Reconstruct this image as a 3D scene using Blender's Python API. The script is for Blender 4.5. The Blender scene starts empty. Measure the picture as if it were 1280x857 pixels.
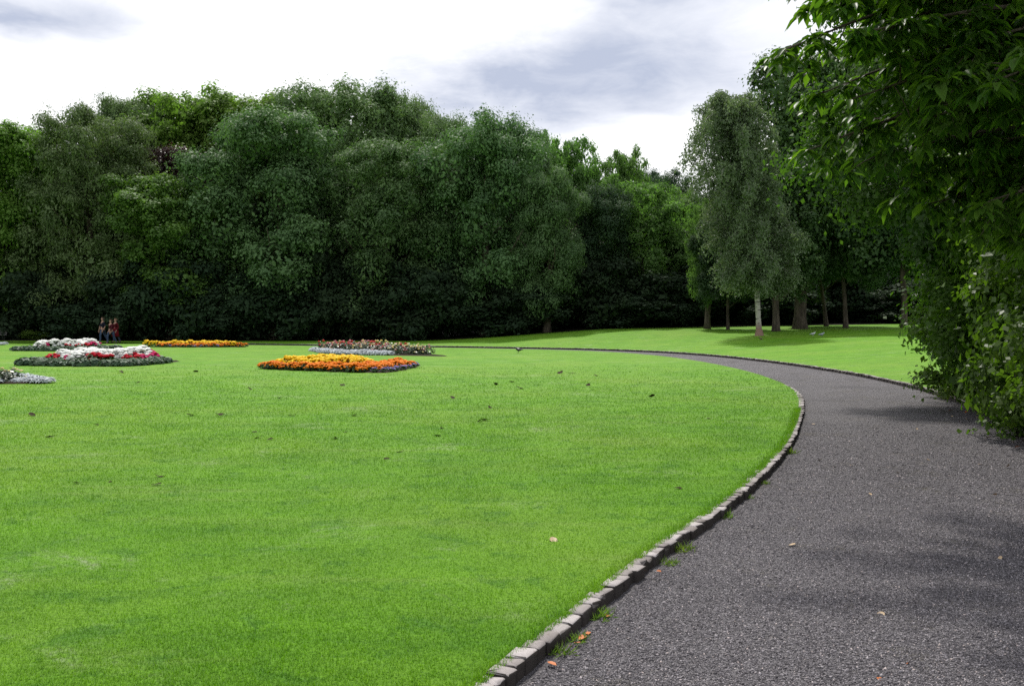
import bpy, math
import numpy as np
from mathutils import Vector

sc = bpy.context.scene
COL = sc.collection
R = math.radians

# ------------------------------------------------------------------ camera, sky, sun, exposure
F = 1229.0
HOR = 400.0
PITCH = math.atan((428.5 - HOR) / F)
cam = bpy.data.objects.new('camera', bpy.data.cameras.new('camera'))
COL.objects.link(cam)
cam.location = (0, 0, 1.6)
cam.rotation_euler = (R(90) - PITCH, 0, 0)
cam.data.sensor_width = 36
cam.data.lens = 36 * F / 1280
cam.data.clip_start = 0.05
cam.data.clip_end = 3000
sc.camera = cam

SUN_AZ, SUN_EL = R(-7), R(57)
SKY_STRENGTH = 0.1
sun = bpy.data.objects.new('sun', bpy.data.lights.new('sun', 'SUN'))
COL.objects.link(sun)
sv = Vector((math.sin(SUN_AZ) * math.cos(SUN_EL), math.cos(SUN_AZ) * math.cos(SUN_EL), math.sin(SUN_EL)))
sun.rotation_euler = sv.to_track_quat('Z', 'Y').to_euler()
sun.data.energy = 4.0
sun.data.angle = R(2.6)
sun.data.color = (1.0, 0.96, 0.88)

vs = sc.view_settings
vs.view_transform = 'Standard'
vs.look = 'None'
vs.exposure = 0.22
vs.gamma = 1.0
vs.use_curve_mapping = False
cy = sc.cycles
cy.max_bounces = 5
cy.diffuse_bounces = 2
cy.glossy_bounces = 2
cy.transmission_bounces = 3
cy.transparent_max_bounces = 4
cy.caustics_reflective = False
cy.caustics_refractive = False
cy.sample_clamp_indirect = 3.0
cy.sample_clamp_direct = 5.0
cy.use_denoising = False


class NT:
    """A short way to write node trees."""
    def __init__(self, tree):
        self.t = tree
        tree.nodes.clear()

    def n(self, kind, props=None, **ins):
        nd = self.t.nodes.new(kind)
        for k, v in (props or {}).items():
            setattr(nd, k, v)
        for k, v in ins.items():
            key = k.replace('_', ' ')
            s = nd.inputs[int(k[1:])] if (k[0] == 'i' and k[1:].isdigit()) else nd.inputs[key]
            if isinstance(v, bpy.types.NodeSocket):
                self.t.links.new(v, s)
            elif isinstance(v, (tuple, list)) and len(v) == 3 and s.type == 'RGBA':
                s.default_value = (*v, 1)
            else:
                s.default_value = v
        return nd

    def math(self, op, a, b=0.0, clamp=False):
        return self.n('ShaderNodeMath', dict(operation=op, use_clamp=clamp), i0=a, i1=b).outputs[0]

    def mix(self, f, a, b, mode='MIX'):
        nd = self.t.nodes.new('ShaderNodeMix')
        nd.data_type = 'RGBA'
        nd.blend_type = mode
        for s, v in ((nd.inputs[0], f), (nd.inputs[6], a), (nd.inputs[7], b)):
            if isinstance(v, bpy.types.NodeSocket):
                self.t.links.new(v, s)
            elif s.type == 'RGBA':
                s.default_value = (*v, 1)
            else:
                s.default_value = v
        return nd.outputs[2]

    def ramp(self, f, stops, interp='LINEAR'):
        nd = self.n('ShaderNodeValToRGB', Fac=f)
        cr = nd.color_ramp
        cr.interpolation = interp
        while len(cr.elements) < len(stops):
            cr.elements.new(0.5)
        for e, (p, c) in zip(cr.elements, stops):
            e.position = p
            e.color = (*c, 1) if len(c) == 3 else c
        return nd.outputs[0]

    def noise(self, vec, scale, detail=4, rough=0.55, out=0, dist=0.0):
        return self.n('ShaderNodeTexNoise', Vector=vec, Scale=scale, Detail=detail, Roughness=rough, Distortion=dist).outputs[out]

    def smooth(self, v, a, b, lo=0.0, hi=1.0):
        nd = self.n('ShaderNodeMapRange', dict(interpolation_type='SMOOTHSTEP'), Value=v)
        nd.inputs['From Min'].default_value = a
        nd.inputs['From Max'].default_value = b
        nd.inputs['To Min'].default_value = lo
        nd.inputs['To Max'].default_value = hi
        return nd.outputs[0]


world = bpy.data.worlds.new('World')
sc.world = world
world.use_nodes = True
w = NT(world.node_tree)
gen = w.n('ShaderNodeTexCoord').outputs['Generated']
sky = w.n('ShaderNodeTexSky', dict(sky_type='NISHITA', sun_disc=False, sun_elevation=SUN_EL, sun_rotation=SUN_AZ))
sx = w.n('ShaderNodeSeparateXYZ', Vector=gen)
dx, dy, dz = sx.outputs
# clouds lie on a layer overhead: direction divided by height gives their foreshortening
hz = w.math('ADD', w.math('MAXIMUM', dz, 0.0), 0.16)
plane = w.n('ShaderNodeCombineXYZ', X=w.math('DIVIDE', dx, hz), Y=w.math('DIVIDE', dy, hz), Z=0.0).outputs[0]
big = w.noise(plane, 0.9, 5, 0.55, dist=0.3)
fine = w.noise(plane, 2.6, 6, 0.6)
warp = w.math('MULTIPLY', w.math('SUBTRACT', fine, 0.5), 0.10)
warpb = w.math('MULTIPLY', w.math('SUBTRACT', big, 0.5), 0.10)


def cloud_blob(az, el, sa, se):
    """A soft patch of cloud round one direction of the sky."""
    u0, v0 = math.sin(R(az)) * math.cos(R(el)), math.sin(R(el))
    du = w.math('DIVIDE', w.math('ADD', w.math('SUBTRACT', dx, u0), w.math('MULTIPLY', warp, 1.6)), sa)
    dv = w.math('DIVIDE', w.math('ADD', w.math('SUBTRACT', dz, v0), warpb), se)
    r2 = w.math('ADD', w.math('MULTIPLY', du, du), w.math('MULTIPLY', dv, dv))
    g = w.math('EXPONENT', w.math('MULTIPLY', r2, -1.0))
    return w.math('MULTIPLY', g, w.smooth(dy, 0.0, 0.2))


grey1 = w.math('MULTIPLY', cloud_blob(-25.2, 15.3, 0.075, 0.022), 0.95)
grey2 = w.math('MULTIPLY', cloud_blob(4.5, 13.4, 0.20, 0.06), 1.08)
grey3 = w.math('MULTIPLY', cloud_blob(10.0, 18.5, 0.12, 0.03), 0.75)
gap = cloud_blob(8.5, 10.3, 0.10, 0.016)
shade = w.math('ADD', grey1, w.math('ADD', w.math('MULTIPLY', grey2, 0.95), grey3))
shade = w.math('SUBTRACT', shade, w.math('MULTIPLY', gap, 0.6))
overhead = w.math('MULTIPLY', w.smooth(dz, 0.38, 0.8), w.smooth(big, 0.35, 0.65, 0.10, 0.65))
rear = w.smooth(dy, 0.3, -0.4, 0.0, 0.30)
shade = w.math('ADD', shade, w.math('MAXIMUM', overhead, rear), True)
fine2 = w.noise(plane, 5.0, 8, 0.62, dist=0.5)
shade = w.math('ADD', shade, w.math('MULTIPLY', w.math('SUBTRACT', fine, 0.5), 0.9), True)
shade = w.math('ADD', shade, w.math('MULTIPLY', w.math('SUBTRACT', fine2, 0.5), 0.7), True)
S = 1.0 / SKY_STRENGTH
cloud = w.mix(shade, (1.12 * S, 1.12 * S, 1.14 * S), (0.46 * S, 0.51 * S, 0.64 * S))
cover = w.smooth(w.math('ADD', big, w.smooth(dz, 0.6, 0.2, 0.0, 0.4)), 0.32, 0.5)
skycol = w.mix(cover, sky.outputs[0], cloud)
bg = w.n('ShaderNodeBackground', Color=skycol, Strength=SKY_STRENGTH)
w.n('ShaderNodeOutputWorld', Surface=bg.outputs[0])


# ------------------------------------------------------------------ helpers
def tag(o, label=None, cat=None, group=None, kind=None):
    for k, v in (('label', label), ('category', cat), ('group', group), ('kind', kind)):
        if v:
            o[k] = v
    return o


def empty(name, loc, rz=0.0, label=None, cat=None, group=None):
    o = bpy.data.objects.new(name, None)
    COL.objects.link(o)
    o.location = loc
    o.rotation_euler = (0, 0, rz)
    o.empty_display_size = 0.2
    return tag(o, label, cat, group)


def mesh(name, V, faces, mats=None, mi=None, tone=None, smooth=False):
    """Mesh data from numpy arrays; faces is a list of (n,k) index arrays."""
    V = np.asarray(V, dtype=np.float32)
    faces = [np.asarray(f, dtype=np.int32) for f in faces if len(f)]
    me = bpy.data.meshes.new(name)
    me.vertices.add(len(V))
    me.vertices.foreach_set('co', V.ravel())
    idx = np.concatenate([f.ravel() for f in faces])
    tot = np.concatenate([np.full(len(f), f.shape[1], dtype=np.int32) for f in faces])
    start = np.concatenate([[0], np.cumsum(tot)[:-1]]).astype(np.int32)
    me.loops.add(len(idx))
    me.loops.foreach_set('vertex_index', idx)
    me.polygons.add(len(tot))
    me.polygons.foreach_set('loop_start', start)
    me.polygons.foreach_set('loop_total', tot)
    if mi is not None:
        me.polygons.foreach_set('material_index', np.asarray(mi, dtype=np.int32))
    if smooth:
        me.polygons.foreach_set('use_smooth', np.ones(len(tot), dtype=bool))
    if tone is not None:
        a = me.attributes.new('tone', 'FLOAT', 'FACE')
        a.data.foreach_set('value', np.asarray(tone, dtype=np.float32))
    me.update(calc_edges=True)
    me.validate()
    for m in (mats or []):
        me.materials.append(m)
    return me


def obj(name, me, parent=None, mat=None):
    o = bpy.data.objects.new(name, me)
    COL.objects.link(o)
    if parent is not None:
        o.parent = parent
    if mat is not None:
        if not me.materials:
            me.materials.append(None)
        o.material_slots[0].link = 'OBJECT'
        o.material_slots[0].material = mat
    return o


class Soup:
    """Collects pieces (vertices, faces, material index, tone) into one mesh."""
    def __init__(self):
        self.V, self.F, self.M, self.T, self.n = [], {3: [], 4: []}, {3: [], 4: []}, {3: [], 4: []}, 0

    def add(self, V, faces, mi=0, tone=None):
        for f in faces:
            f = np.asarray(f)
            if not len(f):
                continue
            k = f.shape[1]
            self.F[k].append(f + self.n)
            self.M[k].append(np.full(len(f), mi))
            t = np.full(len(f), 0.5) if tone is None else np.broadcast_to(np.asarray(tone, dtype=float), (len(f),))
            self.T[k].append(t)
        self.V.append(np.asarray(V, dtype=float))
        self.n += len(V)

    def mesh(self, name, mats=None, smooth=False):
        fs, ms, ts = [], [], []
        for k in (3, 4):
            if self.F[k]:
                fs.append(np.concatenate(self.F[k]))
                ms.append(np.concatenate(self.M[k]))
                ts.append(np.concatenate(self.T[k]))
        return mesh(name, np.concatenate(self.V), fs, mats, np.concatenate(ms), np.concatenate(ts), smooth)


def unit(a):
    return a / np.maximum(np.linalg.norm(a, axis=-1, keepdims=True), 1e-9)


def ray(px, py):
    x, y = (px - 640) / F, -(py - 428.5) / F
    c, s = math.cos(PITCH), math.sin(PITCH)
    d = np.array([x, c + y * s, -s + y * c])
    return d / d[1]


def at_depth(px, py, D):
    d = ray(px, py)
    return np.array([0, 0, 1.6]) + d * D


def spline(pts, step):
    P = np.asarray(pts, dtype=float)
    Q = np.vstack([2 * P[0] - P[1], P, 2 * P[-1] - P[-2]])
    out = []
    for i in range(1, len(Q) - 2):
        p0, p1, p2, p3 = Q[i - 1], Q[i], Q[i + 1], Q[i + 2]
        t = np.linspace(0, 1, 40, endpoint=False)[:, None]
        out.append(0.5 * (2 * p1 + (p2 - p0) * t + (2 * p0 - 5 * p1 + 4 * p2 - p3) * t ** 2 + (3 * p1 - p0 - 3 * p2 + p3) * t ** 3))
    C = np.vstack(out + [P[-1:]])
    d = np.concatenate([[0], np.cumsum(np.linalg.norm(np.diff(C, axis=0), axis=1))])
    s = np.arange(0, d[-1], step)
    return np.stack([np.interp(s, d, C[:, k]) for k in range(C.shape[1])], 1)


INNER = spline([(-9, -9), (-5.5, -5), (-2.6, -0.5), (-1.0, 2.3), (-.12, 4.3), (1.0, 6.83), (1.78, 8.4), (2.57, 10.2), (3.63, 12.9),
                (4.8, 16.4), (5.8, 19.7), (6.5, 22.6), (7.0, 25.9), (7.38, 30.3), (7.45, 35.1), (7.2, 40.1), (6.5, 45), (5.1, 49.3),
                (2.4, 53), (-1.8, 56), (-6.5, 58.5), (-14, 62), (-25, 66.5), (-45, 71), (-75, 72)], 0.25)


def normals_right(C):
    t = unit(np.gradient(C, axis=0))
    return np.stack([t[:, 1], -t[:, 0]], 1)


INN = normals_right(INNER)
wid = np.interp(INNER[:, 1], [0, 10, 30, 45, 60], [3.3, 3.2, 3.0, 2.7, 2.6])[:, None]
OUTER = INNER + INN * wid
OUN = normals_right(OUTER)


def rise_factor(x, y):
    t = np.clip((np.asarray(x) / np.maximum(np.asarray(y), 1.0) + 0.12) / 0.24, 0, 1)
    return t * t * (3 - 2 * t)


def rise(d, x, y):
    d = np.asarray(d, dtype=float)
    return 1.75 * (1 - np.exp(-np.maximum(d - 0.5, 0) / 24.0)) * rise_factor(x, y)


def inner_x(y):
    return np.interp(y, INNER[:170, 1], INNER[:170, 0])


def ground_z(x, y):
    D2 = np.hypot(OUTER[:, 0] - x, OUTER[:, 1] - y)
    i = int(np.argmin(D2))
    v = np.array([x, y]) - OUTER[i]
    if v @ OUN[i] > 0:
        return float(rise(D2[i], x, y))
    D1 = np.hypot(INNER[:, 0] - x, INNER[:, 1] - y)
    j = int(np.argmin(D1))
    return -0.06 if (np.array([x, y]) - INNER[j]) @ INN[j] > 0 else 0.0


def on_ground(px, py):
    """The point of the ground seen at a pixel of the photograph."""
    d = ray(px, py)
    for D in np.arange(3, 110, 0.1):
        p = np.array([0, 0, 1.6]) + d * D
        if p[2] <= ground_z(p[0], p[1]):
            return p
    return p


def tube(pts, rad, n=8, wob=0.0, rng=None, cap=True):
    P = np.asarray(pts, dtype=float)
    rad = np.broadcast_to(np.asarray(rad, dtype=float), (len(P),))
    T = unit(np.gradient(P, axis=0))
    ref = np.array([0.0, 0, 1]) if abs(T[0][2]) < 0.9 else np.array([1.0, 0, 0])
    A = unit(np.cross(T, ref))
    B = np.cross(T, A)
    a = np.linspace(0, 2 * np.pi, n, endpoint=False)
    rr = rad[:, None] * np.ones(n)
    if wob and rng is not None:
        rr = rr * (1 + wob * rng.normal(size=(len(P), n)))
    V = P[:, None] + rr[..., None] * (np.cos(a)[None, :, None] * A[:, None] + np.sin(a)[None, :, None] * B[:, None])
    V = V.reshape(-1, 3)
    i = np.arange(len(P) - 1)[:, None] * n
    j = np.arange(n)[None]
    k = (j + 1) % n
    Fq = np.stack([i + j, i + k, i + n + k, i + n + j], -1).reshape(-1, 4)
    fs = [Fq]
    if cap:
        V = np.vstack([V, P[-1:], P[:1]])
        m = (len(P) - 1) * n
        jj = np.arange(n)
        fs.append(np.stack([m + jj, m + (jj + 1) % n, np.full(n, len(V) - 2)], 1))
        fs.append(np.stack([(jj + 1) % n, jj, np.full(n, len(V) - 1)], 1))
    return V, fs


def leaf_quads(P, N, U, L, Wd, fold=0.15):
    """Folded diamond leaves at P facing N, long axis U."""
    n = len(P)
    N = unit(N)
    U = unit(U - (U * N).sum(1, keepdims=True) * N)
    S_ = np.cross(N, U)
    L = np.broadcast_to(L, (n,))[:, None]
    Wd = np.broadcast_to(Wd, (n,))[:, None]
    V = np.stack([P - U * L * .5, P + S_ * Wd * .5 + N * fold * Wd - U * L * .05, P + U * L * .5, P - S_ * Wd * .5 + N * fold * Wd - U * L * .05], 1).reshape(-1, 3)
    return V, np.arange(4 * n).reshape(n, 4)


def leaf_blades(P, N, U, L, Wd, droop=0.25):
    """Longer leaves of six points that bend down along their length."""
    n = len(P)
    N = unit(N)
    U = unit(U - (U * N).sum(1, keepdims=True) * N)
    S_ = np.cross(N, U)
    L = np.broadcast_to(L, (n,))[:, None]
    Wd = np.broadcast_to(Wd, (n,))[:, None]
    Z = np.array([0, 0, -1.0])
    p1 = P + U * L * .32 + Z * L * droop * .08
    p2 = P + U * L * .68 + Z * L * droop * .4
    tip = P + U * L * .97 + Z * L * droop
    up = N * Wd * 0.22
    V = np.stack([P, p1 - S_ * Wd * .46 + up, p1 - up * .2, p1 + S_ * Wd * .46 + up, p2 - S_ * Wd * .42 + up, p2 - up * .2, p2 + S_ * Wd * .42 + up, tip], 1).reshape(-1, 3)
    b = (np.arange(n) * 8)[:, None]
    tri = np.concatenate([b + np.array([[0, 2, 1]]), b + np.array([[0, 3, 2]]), b + np.array([[4, 5, 7]]), b + np.array([[5, 6, 7]])])
    quad = np.concatenate([b + np.array([[1, 2, 5, 4]]), b + np.array([[2, 3, 6, 5]])])
    return V, tri, quad


def rdir(rng, n):
    return unit(rng.normal(size=(n, 3)))


# ------------------------------------------------------------------ materials
def material(name):
    m = bpy.data.materials.new(name)
    m.use_nodes = True
    return m, NT(m.node_tree)


def leaf_material(name, dark, light, trans=0.35, spec=0.35, rough=0.45, glow=(1.5, 1.7, 0.6)):
    m, t = material(name)
    tone = t.n('ShaderNodeAttribute', dict(attribute_name='tone')).outputs['Fac']
    c = t.mix(tone, dark, light)
    rnd = t.n('ShaderNodeObjectInfo').outputs['Random']
    c = t.n('ShaderNodeHueSaturation', Hue=t.smooth(rnd, 0, 1, 0.49, 0.51), Value=t.smooth(rnd, 0, 1, 0.9, 1.1), Color=c).outputs[0]
    p = t.n('ShaderNodeBsdfPrincipled', Base_Color=c, Roughness=rough, Specular_IOR_Level=spec)
    tr = t.n('ShaderNodeBsdfTranslucent', Color=t.mix(1.0, c, glow, 'MULTIPLY'))
    mx = t.n('ShaderNodeMixShader', Fac=trans, i1=p.outputs[0], i2=tr.outputs[0])
    t.n('ShaderNodeOutputMaterial', Surface=mx.outputs[0])
    return m


def plain(name, col, col2=None, rough=0.7, spec=0.3, scale=20.0):
    m, t = material(name)
    pos = t.n('ShaderNodeTexCoord').outputs['Object']
    c = t.mix(t.noise(pos, scale, 4), col, col2 or tuple(x * 0.7 for x in col))
    p = t.n('ShaderNodeBsdfPrincipled', Base_Color=c, Roughness=rough, Specular_IOR_Level=spec)
    t.n('ShaderNodeOutputMaterial', Surface=p.outputs[0])
    return m


def petal(name, a, b, trans=0.5):
    m, t = material(name)
    tone = t.n('ShaderNodeAttribute', dict(attribute_name='tone')).outputs['Fac']
    c = t.mix(tone, a, b)
    p = t.n('ShaderNodeBsdfPrincipled', Base_Color=c, Roughness=0.6, Specular_IOR_Level=0.2)
    tr = t.n('ShaderNodeBsdfTranslucent', Color=c)
    mx = t.n('ShaderNodeMixShader', Fac=trans, i1=p.outputs[0], i2=tr.outputs[0])
    t.n('ShaderNodeOutputMaterial', Surface=mx.outputs[0])
    return m


def bark(name, a, b, scale=6.0):
    m, t = material(name)
    pos = t.n('ShaderNodeTexCoord').outputs['Object']
    mp = t.n('ShaderNodeMapping', Vector=pos)
    mp.inputs['Scale'].default_value = (1, 1, 0.18)
    nz = t.noise(mp.outputs[0], scale, 6, 0.65)
    c = t.mix(t.smooth(nz, 0.35, 0.65), a, b)
    bp = t.n('ShaderNodeBump', Strength=0.7, Distance=0.03, Height=nz)
    p = t.n('ShaderNodeBsdfPrincipled', Base_Color=c, Roughness=0.9, Specular_IOR_Level=0.15, Normal=bp.outputs[0])
    t.n('ShaderNodeOutputMaterial', Surface=p.outputs[0])
    return m


M = {}
M['ash'] = leaf_material('ash_leaves', (0.052, 0.102, 0.042), (0.13, 0.212, 0.08), 0.3, 0.18, 0.6, (1.2, 1.5, 0.7))
M['willow'] = leaf_material('grey_green_leaves', (0.066, 0.114, 0.042), (0.15, 0.218, 0.088), 0.32, 0.18, 0.6, (1.2, 1.4, 0.7))
M['sycamore'] = leaf_material('sycamore_leaves', (0.048, 0.118, 0.024), (0.13, 0.245, 0.056), 0.38, 0.18, 0.6)
M['maple'] = leaf_material('yellow_green_leaves', (0.072, 0.135, 0.024), (0.165, 0.26, 0.05), 0.45, 0.15, 0.6, (1.2, 1.55, 0.6))
M['poplar'] = leaf_material('pale_poplar_leaves', (0.075, 0.15, 0.04), (0.155, 0.265, 0.085), 0.48, 0.15, 0.6, (1.2, 1.55, 0.6))
M['copper'] = leaf_material('copper_leaves', (0.028, 0.016, 0.016), (0.060, 0.034, 0.028), 0.25, 0.35, 0.45, (1.4, 0.9, 0.6))
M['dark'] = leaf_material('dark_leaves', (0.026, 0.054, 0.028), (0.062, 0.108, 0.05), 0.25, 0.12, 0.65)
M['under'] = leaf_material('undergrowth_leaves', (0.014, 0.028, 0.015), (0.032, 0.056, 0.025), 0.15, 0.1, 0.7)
M['birch'] = leaf_material('birch_leaves', (0.098, 0.145, 0.080), (0.185, 0.245, 0.145), 0.32, 0.2, 0.55, (1.2, 1.35, 0.7))
M['chestnut'] = leaf_material('chestnut_leaves', (0.034, 0.074, 0.028), (0.084, 0.152, 0.052), 0.33, 0.18, 0.55)
M['cherry'] = leaf_material('overhanging_leaves', (0.026, 0.062, 0.012), (0.094, 0.152, 0.024), 0.5, 0.22, 0.42, (1.6, 1.9, 0.5))
M['shrub'] = leaf_material('glossy_shrub_leaves', (0.028, 0.07, 0.018), (0.074, 0.138, 0.032), 0.45, 0.16, 0.42, (1.4, 1.8, 0.5))
M['hedge'] = leaf_material('hedge_leaves', (0.032, 0.08, 0.014), (0.092, 0.16, 0.028), 0.45, 0.16, 0.42, (1.5, 1.8, 0.5))
M['weed'] = leaf_material('weed_leaves', (0.07, 0.13, 0.02), (0.15, 0.22, 0.04), 0.35, 0.3, 0.5)
M['bark'] = bark('grey_brown_bark', (0.040, 0.032, 0.026), (0.098, 0.080, 0.062))
M['dead_leaf'] = plain('dead_leaf', (0.040, 0.026, 0.013), (0.020, 0.014, 0.009), 0.85, 0.1)
M['pale_leaf'] = plain('pale_dead_leaf', (0.42, 0.32, 0.20), (0.30, 0.20, 0.11), 0.6)
M['orange_leaf'] = plain('orange_dead_leaf', (0.50, 0.15, 0.03), (0.30, 0.09, 0.03), 0.6)
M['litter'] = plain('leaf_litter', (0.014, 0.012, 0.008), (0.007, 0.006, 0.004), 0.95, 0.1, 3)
M['soil'] = plain('bed_soil', (0.035, 0.025, 0.018), (0.02, 0.014, 0.01), 0.95, 0.1, 12)


def lawn_color(t):
    """Lawn colour from the place on the ground, shared by the turf and its blades."""
    pos = t.n('ShaderNodeNewGeometry').outputs['Position']
    flat = t.n('ShaderNodeVectorMath', dict(operation='MULTIPLY'), i0=pos, i1=(1, 1, 0)).outputs[0]
    a = t.noise(flat, 0.22, 5, 0.6)
    b = t.noise(flat, 1.1, 5, 0.65)
    mp = t.n('ShaderNodeMapping', Vector=flat)
    mp.inputs['Rotation'].default_value = (0, 0, R(12))
    mp.inputs['Scale'].default_value = (0.25, 1.5, 1)
    s = t.noise(mp.outputs[0], 1.0, 5, 0.7)
    c = t.mix(t.smooth(b, 0.3, 0.7), (0.088, 0.225, 0.008), (0.130, 0.300, 0.012))
    c = t.mix(t.smooth(a, 0.40, 0.68, 0, 0.65), c, (0.165, 0.295, 0.024))
    c = t.mix(t.smooth(s, 0.52, 0.75, 0, 0.6), c, (0.195, 0.29, 0.070))
    c = t.mix(t.smooth(s, 0.48, 0.28, 0, 0.6), c, (0.056, 0.168, 0.010))
    pale = t.noise(flat, 0.55, 6, 0.75, dist=0.4)
    c = t.mix(t.math('MULTIPLY', t.smooth(pale, 0.55, 0.68, 0, 0.85), t.smooth(t.noise(flat, 16, 4, 0.8), 0.40, 0.60)), c, (0.26, 0.335, 0.17))
    tuft = t.noise(flat, 2.6, 5, 0.7, dist=0.6)
    c = t.mix(t.smooth(tuft, 0.52, 0.66, 0, 0.6), c, (0.054, 0.165, 0.014))
    return c, flat


def lawn_material():
    m, t = material('mown_lawn')
    c, flat = lawn_color(t)
    f = t.noise(flat, 38, 6, 0.75)
    f2 = t.noise(flat, 9, 4, 0.7)
    c = t.mix(t.smooth(f, 0.30, 0.72), t.mix(1.0, c, (0.55, 0.60, 0.5), 'MULTIPLY'), t.mix(1.0, c, (1.22, 1.18, 1.3), 'MULTIPLY'))
    h = t.math('ADD', f, t.math('MULTIPLY', f2, 0.8))
    bp = t.n('ShaderNodeBump', Strength=0.75, Distance=0.03, Height=h)
    p = t.n('ShaderNodeBsdfPrincipled', Base_Color=c, Roughness=0.75, Specular_IOR_Level=0.12, Normal=bp.outputs[0])
    t.n('ShaderNodeOutputMaterial', Surface=p.outputs[0])
    return m


def blade_material():
    m, t = material('grass_blades')
    c, flat = lawn_color(t)
    tone = t.n('ShaderNodeAttribute', dict(attribute_name='tone')).outputs['Fac']
    c = t.mix(tone, t.mix(1.0, c, (0.70, 0.77, 0.6), 'MULTIPLY'), t.mix(1.0, c, (1.28, 1.20, 1.25), 'MULTIPLY'))
    p = t.n('ShaderNodeBsdfPrincipled', Base_Color=c, Roughness=0.5, Specular_IOR_Level=0.16)
    tr = t.n('ShaderNodeBsdfTranslucent', Color=t.mix(1.0, c, (1.3, 1.35, 0.6), 'MULTIPLY'))
    mx = t.n('ShaderNodeMixShader', Fac=0.35, i1=p.outputs[0], i2=tr.outputs[0])
    t.n('ShaderNodeOutputMaterial', Surface=mx.outputs[0])
    return m


def path_material():
    m, t = material('dark_path_chippings')
    pos = t.n('ShaderNodeNewGeometry').outputs['Position']
    vo = t.n('ShaderNodeTexVoronoi', dict(feature='F1'), Vector=pos, Scale=120.0, Randomness=1.0)
    vo2 = t.n('ShaderNodeTexVoronoi', dict(feature='F1'), Vector=pos, Scale=45.0, Randomness=1.0)
    rnd = t.n('ShaderNodeSeparateColor', Color=vo.outputs['Color']).outputs[0]
    c = t.ramp(rnd, [(0.0, (0.058, 0.054, 0.058)), (0.45, (0.155, 0.145, 0.156)), (0.8, (0.240, 0.225, 0.240)), (0.95, (0.36, 0.34, 0.352)), (1.0, (0.50, 0.47, 0.48))])
    rnd2 = t.n('ShaderNodeSeparateColor', Color=vo2.outputs['Color']).outputs[1]
    c = t.mix(0.28, c, t.ramp(rnd2, [(0, (0.03, 0.028, 0.032)), (1, (0.19, 0.175, 0.188))]))
    big = t.noise(pos, 0.7, 5, 0.65)
    c = t.mix(t.smooth(big, 0.35, 0.7, 0, 0.5), c, t.mix(1.0, c, (0.72, 0.72, 0.74), 'MULTIPLY'))
    moss = t.noise(pos, 1.3, 7, 0.8)
    sep = t.n('ShaderNodeSeparateXYZ', Vector=pos).outputs
    c = t.mix(t.smooth(moss, 0.52, 0.70, 0, 0.55), c, (0.115, 0.100, 0.058))
    damp = t.noise(pos, 0.45, 5, 0.7, dist=0.5)
    c = t.mix(t.smooth(damp, 0.48, 0.66, 0, 0.55), c, t.mix(1.0, c, (0.55, 0.55, 0.56), 'MULTIPLY'))
    h = t.math('SUBTRACT', 1.0, vo.outputs['Distance'])
    h = t.math('ADD', h, t.math('MULTIPLY', vo2.outputs['Distance'], -0.4))
    h = t.math('ADD', h, t.math('MULTIPLY', rnd, 0.6))
    bp = t.n('ShaderNodeBump', Strength=1.0, Distance=0.02, Height=h)
    p = t.n('ShaderNodeBsdfPrincipled', Base_Color=c, Roughness=0.7, Specular_IOR_Level=0.25, Normal=bp.outputs[0])
    t.n('ShaderNodeOutputMaterial', Surface=p.outputs[0])
    return m


def sett_material():
    m, t = material('granite_setts')
    pos = t.n('ShaderNodeNewGeometry').outputs['Position']
    tone = t.n('ShaderNodeAttribute', dict(attribute_name='tone')).outputs['Fac']
    c = t.ramp(tone, [(0, (0.17, 0.148, 0.140)), (0.5, (0.29, 0.262, 0.255)), (1, (0.42, 0.385, 0.385))])
    g = t.noise(pos, 160, 3, 0.7)
    c = t.mix(t.smooth(g, 0.35, 0.7, 0, 0.5), c, (0.17, 0.15, 0.145))
    d = t.noise(pos, 14, 5, 0.7)
    c = t.mix(t.smooth(d, 0.54, 0.76, 0, 0.7), c, (0.13, 0.105, 0.085))
    # nearly black colour on the sides, where the face is not the worn top
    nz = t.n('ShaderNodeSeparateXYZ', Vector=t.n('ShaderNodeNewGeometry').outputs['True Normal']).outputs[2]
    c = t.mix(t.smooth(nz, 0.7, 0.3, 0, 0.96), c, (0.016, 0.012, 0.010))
    bp = t.n('ShaderNodeBump', Strength=0.6, Distance=0.01, Height=d)
    p = t.n('ShaderNodeBsdfPrincipled', Base_Color=c, Roughness=0.75, Specular_IOR_Level=0.3, Normal=bp.outputs[0])
    t.n('ShaderNodeOutputMaterial', Surface=p.outputs[0])
    return m


M['lawn'] = lawn_material()
M['blade'] = blade_material()
M['path'] = path_material()
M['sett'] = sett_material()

# ------------------------------------------------------------------ the ground
V = np.array([(-900, -900, -0.32), (900, -900, -0.32), (900, 900, -0.32), (-900, 900, -0.32)])
tag(obj('ground', mesh('ground', V, [np.array([[0, 1, 2, 3]])], [M['lawn']])), kind='structure')

a = INNER + INN * -0.02
poly = np.vstack([a, [(-300, 74), (-300, -120), (-9, -120)]])
V = np.column_stack([poly, np.zeros(len(poly))])
me = bpy.data.meshes.new('lawn')
me.from_pydata([tuple(v) for v in V], [], [list(range(len(V)))])
me.materials.append(M['lawn'])
tag(obj('lawn', me), kind='structure')


def strip_mesh(name, base, nrm, offs, zf, mat):
    rows = [base + nrm * d for d in offs]
    V = np.concatenate([np.column_stack([r, zf(d, r)]) for d, r in zip(offs, rows)])
    n = len(base)
    fs = []
    for k in range(len(offs) - 1):
        i = np.arange(n - 1)
        fs.append(np.stack([k * n + i, (k + 1) * n + i, (k + 1) * n + i + 1, k * n + i + 1], 1))
    return mesh(name, V, [np.concatenate(fs)], [mat], smooth=True)


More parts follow.
